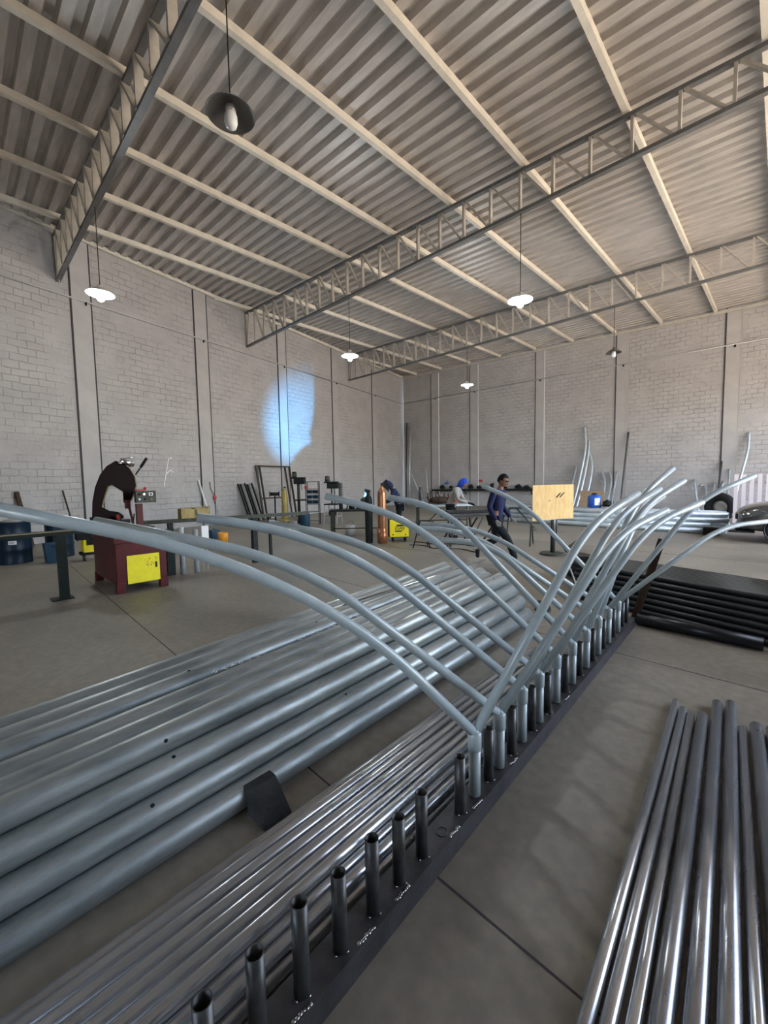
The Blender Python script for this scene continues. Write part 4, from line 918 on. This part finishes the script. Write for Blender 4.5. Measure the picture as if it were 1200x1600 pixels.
def person(label, loc, rz, J, cloth, head, extras=None):
    """J: joints in local space (x forward, y to the figure's own other side, z up)"""
    t = thing('person', label, 'person', loc, rz); g = {k: Vector(v) for k, v in J.items()}
    pel, che, nk, hd = g['pelvis'], g['chest'], g['neck'], g['head']
    up_ = (hd-nk).normalized(); fw_ = Vector(head.get('face', (1, 0, 0))).normalized(); fw_ = (fw_-up_*fw_.dot(up_)).normalized(); sd = up_.cross(fw_)
    ch = [[(pel, .115), (pel.lerp(che, .5), .105), (che, .12), (nk-up_*.03, .06), (nk, .052), (nk+up_*.05, .055)]]
    # indices 0..5
    n = 6
    for s_ in ('R', 'L'):
        ch.append([2, (g['sh'+s_], .055), (g['el'+s_], .040), (g['wr'+s_], .027)]); n += 3
    for s_ in ('R', 'L'):
        ch.append([0, (g['hip'+s_], .085), (g['kn'+s_], .058), (g['an'+s_], .038)]); n += 3
    body = chain_skin('body', ch, 'skin', t)
    # head as one shaped mesh
    R = Matrix((fw_, sd, up_)).transposed(); hc = hd
    bm = MB(); v = bmesh.ops.create_uvsphere(bm.bm, u_segments=24, v_segments=18, radius=1)['verts']
    for q in v:
        x, y, z = q.co
        sx, sy, sz = .098, .078, .125
        k = 1-.28*max(0, -z)**1.4; px_ = x*sx*(k if x < 0 else 1-.10*max(0, -z)); py_ = y*sy*(1-.35*max(0, -z)**1.3)
        if x > .5 and abs(z-.12) < .18: px_ -= .006
        if x > .8 and -.22 < z < .12 and abs(y) < .3: px_ += .022*(1-abs(y)/.3)*(1-abs(z+.08)/.25 if abs(z+.08) < .25 else 0)
        if z < -.55 and x > .1: px_ += .010
        q.co = hc+R@Vector((px_, py_, z*sz))
    for q in v:
        for f in q.link_faces: f.smooth = True
    for sy in (1, -1): bm.ball(hc+R@Vector((-.005, sy*.080, -.01)), .03, (.6, .35, 1), 10, R)
    bm.ball(hc+R@Vector((.100, 0, -.028)), .017, (1, .75, 1.3), 10, R)
    bm.box(hc+R@Vector((.086, 0, -.067)), (.012, .045, .008), R)
    bm.obj('head', head.get('skin', 'skin'), t)
    if head.get('hair'):
        hb = MB(); v = bmesh.ops.create_uvsphere(hb.bm, u_segments=24, v_segments=18, radius=1)['verts']
        dele = []
        for q in v:
            x, y, z = q.co
            if z < -.45 or (x > .35 and z < .42) or (x > -.1 and z < -.12): dele.append(q)
            q.co = hc+R@Vector((x*.107-.004, y*.087, z*.133+.003))
        bmesh.ops.delete(hb.bm, geom=dele, context='VERTS'); hb.obj('hair', 'hair', t)
    if head.get('glasses'):
        gb = MB()
        for sy in (1, -1):
            gb.ball(hc+R@Vector((.088, sy*.032, .012)), .026, (.45, 1, .8), 12, R); gb.bar(hc+R@Vector((.085, sy*.06, .016)), hc+R@Vector((-.01, sy*.082, .012)), .006, .008)
        gb.bar(hc+R@Vector((.10, -.02, .016)), hc+R@Vector((.10, .02, .016)), .006, .006); gb.obj('sunglasses', 'bore', t)
    if head.get('hood'):
        hb = MB(); v = bmesh.ops.create_uvsphere(hb.bm, u_segments=24, v_segments=18, radius=1)['verts']; dele = []
        for q in v:
            x, y, z = q.co
            if x > .55 and -.75 < z < .35: dele.append(q)
            q.co = hc+R@Vector((x*.125-.01, y*.105*(1+.15*max(0, -z)), z*.165-.02))
        bmesh.ops.delete(hb.bm, geom=dele, context='VERTS'); o_ = hb.obj('hood', head['hood'], t)
        md = o_.modifiers.new('thick', 'SOLIDIFY'); md.thickness = .008
    if head.get('mask'):
        mb_ = MB(); mb_.prism([hc+R@Vector((.10, y*.9, z)) for y, z in ((-.10, .12), (.10, .12), (.11, -.04), (.07, -.17), (-.07, -.17), (-.11, -.04))], (0, 0, 0), R@Vector((.03, 0, 0)))
        mb_.box(hc+R@Vector((.03, 0, .13)), (.22, .22, .05), R)
        for sy in (1, -1): mb_.box(hc+R@Vector((.05, sy*.105, -.01)), (.16, .01, .22), R)
        mo = mb_.obj('welding_mask', 'bore', t, .012)
        MB().box(hc+R@Vector((.133, 0, .02)), (.008, .12, .07), R).obj('mask_window', 'teal', mo)
    # clothes
    sh = cloth['shirt']; k = cloth.get('loose', 1.0)
    c = [[(pel+Vector((0, 0, -.07)), .140*k), (pel+Vector((0, 0, .05)), .137*k), (pel.lerp(che, .55), .13*k), (che, .142*k), (nk-up_*.035, .075)]]
    for s_ in ('R', 'L'): c.append([3, (g['sh'+s_], .072*k), (g['el'+s_], .054*k), (g['wr'+s_].lerp(g['el'+s_], -.02), .040*k)])
    chain_skin('shirt', c, sh, t)
    c = [[(pel+Vector((0, 0, .02)), .125)]]
    for s_ in ('R', 'L'): c.append([0, (g['hip'+s_], .100), (g['kn'+s_], .074), (g['an'+s_]+Vector((0, 0, .03)), .058)])
    chain_skin('trousers', c, cloth['pants'], t)
    for s_ in ('R', 'L'):
        a = g['an'+s_]; to = g['toe'+s_]; he = a-(to-a)*.28; he.z = min(a.z, he.z)-.03 if a.z > .1 else .035
        chain_skin('boot', [[(a+Vector((0, 0, .03)), .048), (a*.7+to*.3+Vector((0, 0, -.015)), .045), (to, .038)], [0, (he, .040)]], 'boot', t)
        w_ = g['wr'+s_]; d = (w_-g['el'+s_]).normalized(); sid = Vector(J.get('thumb'+s_, (1, 0, 0))); pn = d.cross(sid)*(1 if s_ == 'R' else -1)
        pal, fs, th = hand(w_, d, sid, pn)
        chs = [[(w_, .027), (w_+d*.04, (.020, .032)), (pal, (.018, .036))]]
        for f in fs: chs.append([2]+f)
        chs.append([1]+th)
        chain_skin('hand', chs, cloth.get('glove', 'skin'), t, 1)
    return t
J1 = dict(pelvis=(0, 0, .90), chest=(.06, 0, 1.30), neck=(.10, 0, 1.47), head=(.145, 0, 1.60),
          shR=(.04, -.185, 1.39), elR=(-.03, -.245, 1.11), wrR=(.10, -.24, .88), shL=(.07, .185, 1.39), elL=(.05, .235, 1.10), wrL=(.22, .20, .90),
          hipR=(.0, -.09, .86), knR=(.28, -.09, .50), anR=(.42, -.09, .10), toeR=(.58, -.10, .045),
          hipL=(0, .09, .86), knL=(-.02, .09, .46), anL=(-.40, .09, .26), toeL=(-.40, .09, .07))
person('man walking past in navy long-sleeved shirt, dark trousers, sunglasses and grey work gloves', (-3.90, 7.10, 0), math.radians(8), J1,
       dict(shirt='navy', pants='trousers', glove='glove'), dict(hair=True, glasses=True))
J2 = dict(pelvis=(-.05, 0, .92), chest=(.10, 0, 1.28), neck=(.20, 0, 1.44), head=(.30, 0, 1.55),
          shR=(.12, -.19, 1.38), elR=(.20, -.25, 1.10), wrR=(.44, -.16, 1.02), shL=(.12, .19, 1.38), elL=(.22, .25, 1.10), wrL=(.46, .12, 1.0),
          hipR=(-.05, -.10, .88), knR=(.03, -.11, .48), anR=(-.02, -.12, .09), toeR=(.15, -.13, .045),
          hipL=(-.05, .10, .88), knL=(.02, .11, .48), anL=(-.05, .12, .09), toeL=(.12, .13, .045))
pw = person('person in bright blue hood and grey jacket bending over the black trestle table', (-6.55, 9.55, 0), math.radians(22), J2,
       dict(shirt='greycloth', pants='trousers', glove='machine', loose=1.15), dict(hood='hood', face=(.75, 0, -.65)))
chain_skin('vest', [[((-.03, 0, 1.0), .155), ((.03, 0, 1.12), .162), ((.08, 0, 1.22), .165)]], 'pinkcloth', pw)
J3 = {k: (v[0], v[1], v[2]-.02) for k, v in J2.items()}
person('welder in black mask and dark clothes leaning over the welding table', (-8.28, 9.20, 0), math.radians(222), J3,
       dict(shirt='navy', pants='trousers', glove='glove', loose=1.1), dict(mask=True, hood='navy', face=(.8, 0, -.6)))
# welding arc: glowing spot, its light on the block wall
t = thing('welding_arc', 'small blue-white welding arc glow on the welding table', 'welding arc', (-9.05, 8.72, 1.06))
MB().ball((0, 0, 0), .035, (1, 1, 1), 12).obj('glow', 'arc', t)
ld = bpy.data.lights.new('arc_light', 'SPOT'); ld.energy = 3600; ld.color = (.12, .5, 1); ld.spot_size = math.radians(30); ld.spot_blend = .9; ld.shadow_soft_size = .004
lo = bpy.data.objects.new('arc_light', ld); COL.objects.link(lo); lo.location = (-9.15, 8.75, 1.15)
lo.rotation_euler = (Vector((-17.9, 12.4, 4.75))-Vector(lo.location)).to_track_quat('-Z', 'Y').to_euler()

t = thing('arc_gobo', 'added jagged dark workpiece clamped upright on the welding table beside the arc', 'gobo', (-9.37, 8.95, .805))
O = Vector((-9.37, 8.95, .805))  # added plate, outline cut so its shadow edges the arc's patch on the wall
W = [(8.8572, 1.42), (8.8572, 1.3571), (8.8644, 1.331), (8.8671, 1.2924), (8.8672, 1.2689), (8.8631, 1.2411), (8.8573, 1.2276), (8.8599, 1.2117), (8.8443, 1.2077), (8.8306, 1.1958), (8.8242, 1.1857), (8.8178, 1.1741), (8.8068, 1.1471), (8.72, 1.13), (8.66, 1.08), (8.9, .80), (9.05, .82), (9.08, 1.38)]
MB().prism([Vector((-9.36, y, max(z, .806)))-O for y, z in W], (0, 0, 0), (-.008, 0, 0)).obj('jagged_plate', 'machine', t)
MB().box(Vector((-9.37, 8.98, .83))-O, (.10, .12, .05)).cyl(Vector((-9.33, 8.98, .85))-O, Vector((-9.25, 8.98, .86))-O, .01, 8).obj('clamp_foot', 'olive', t)
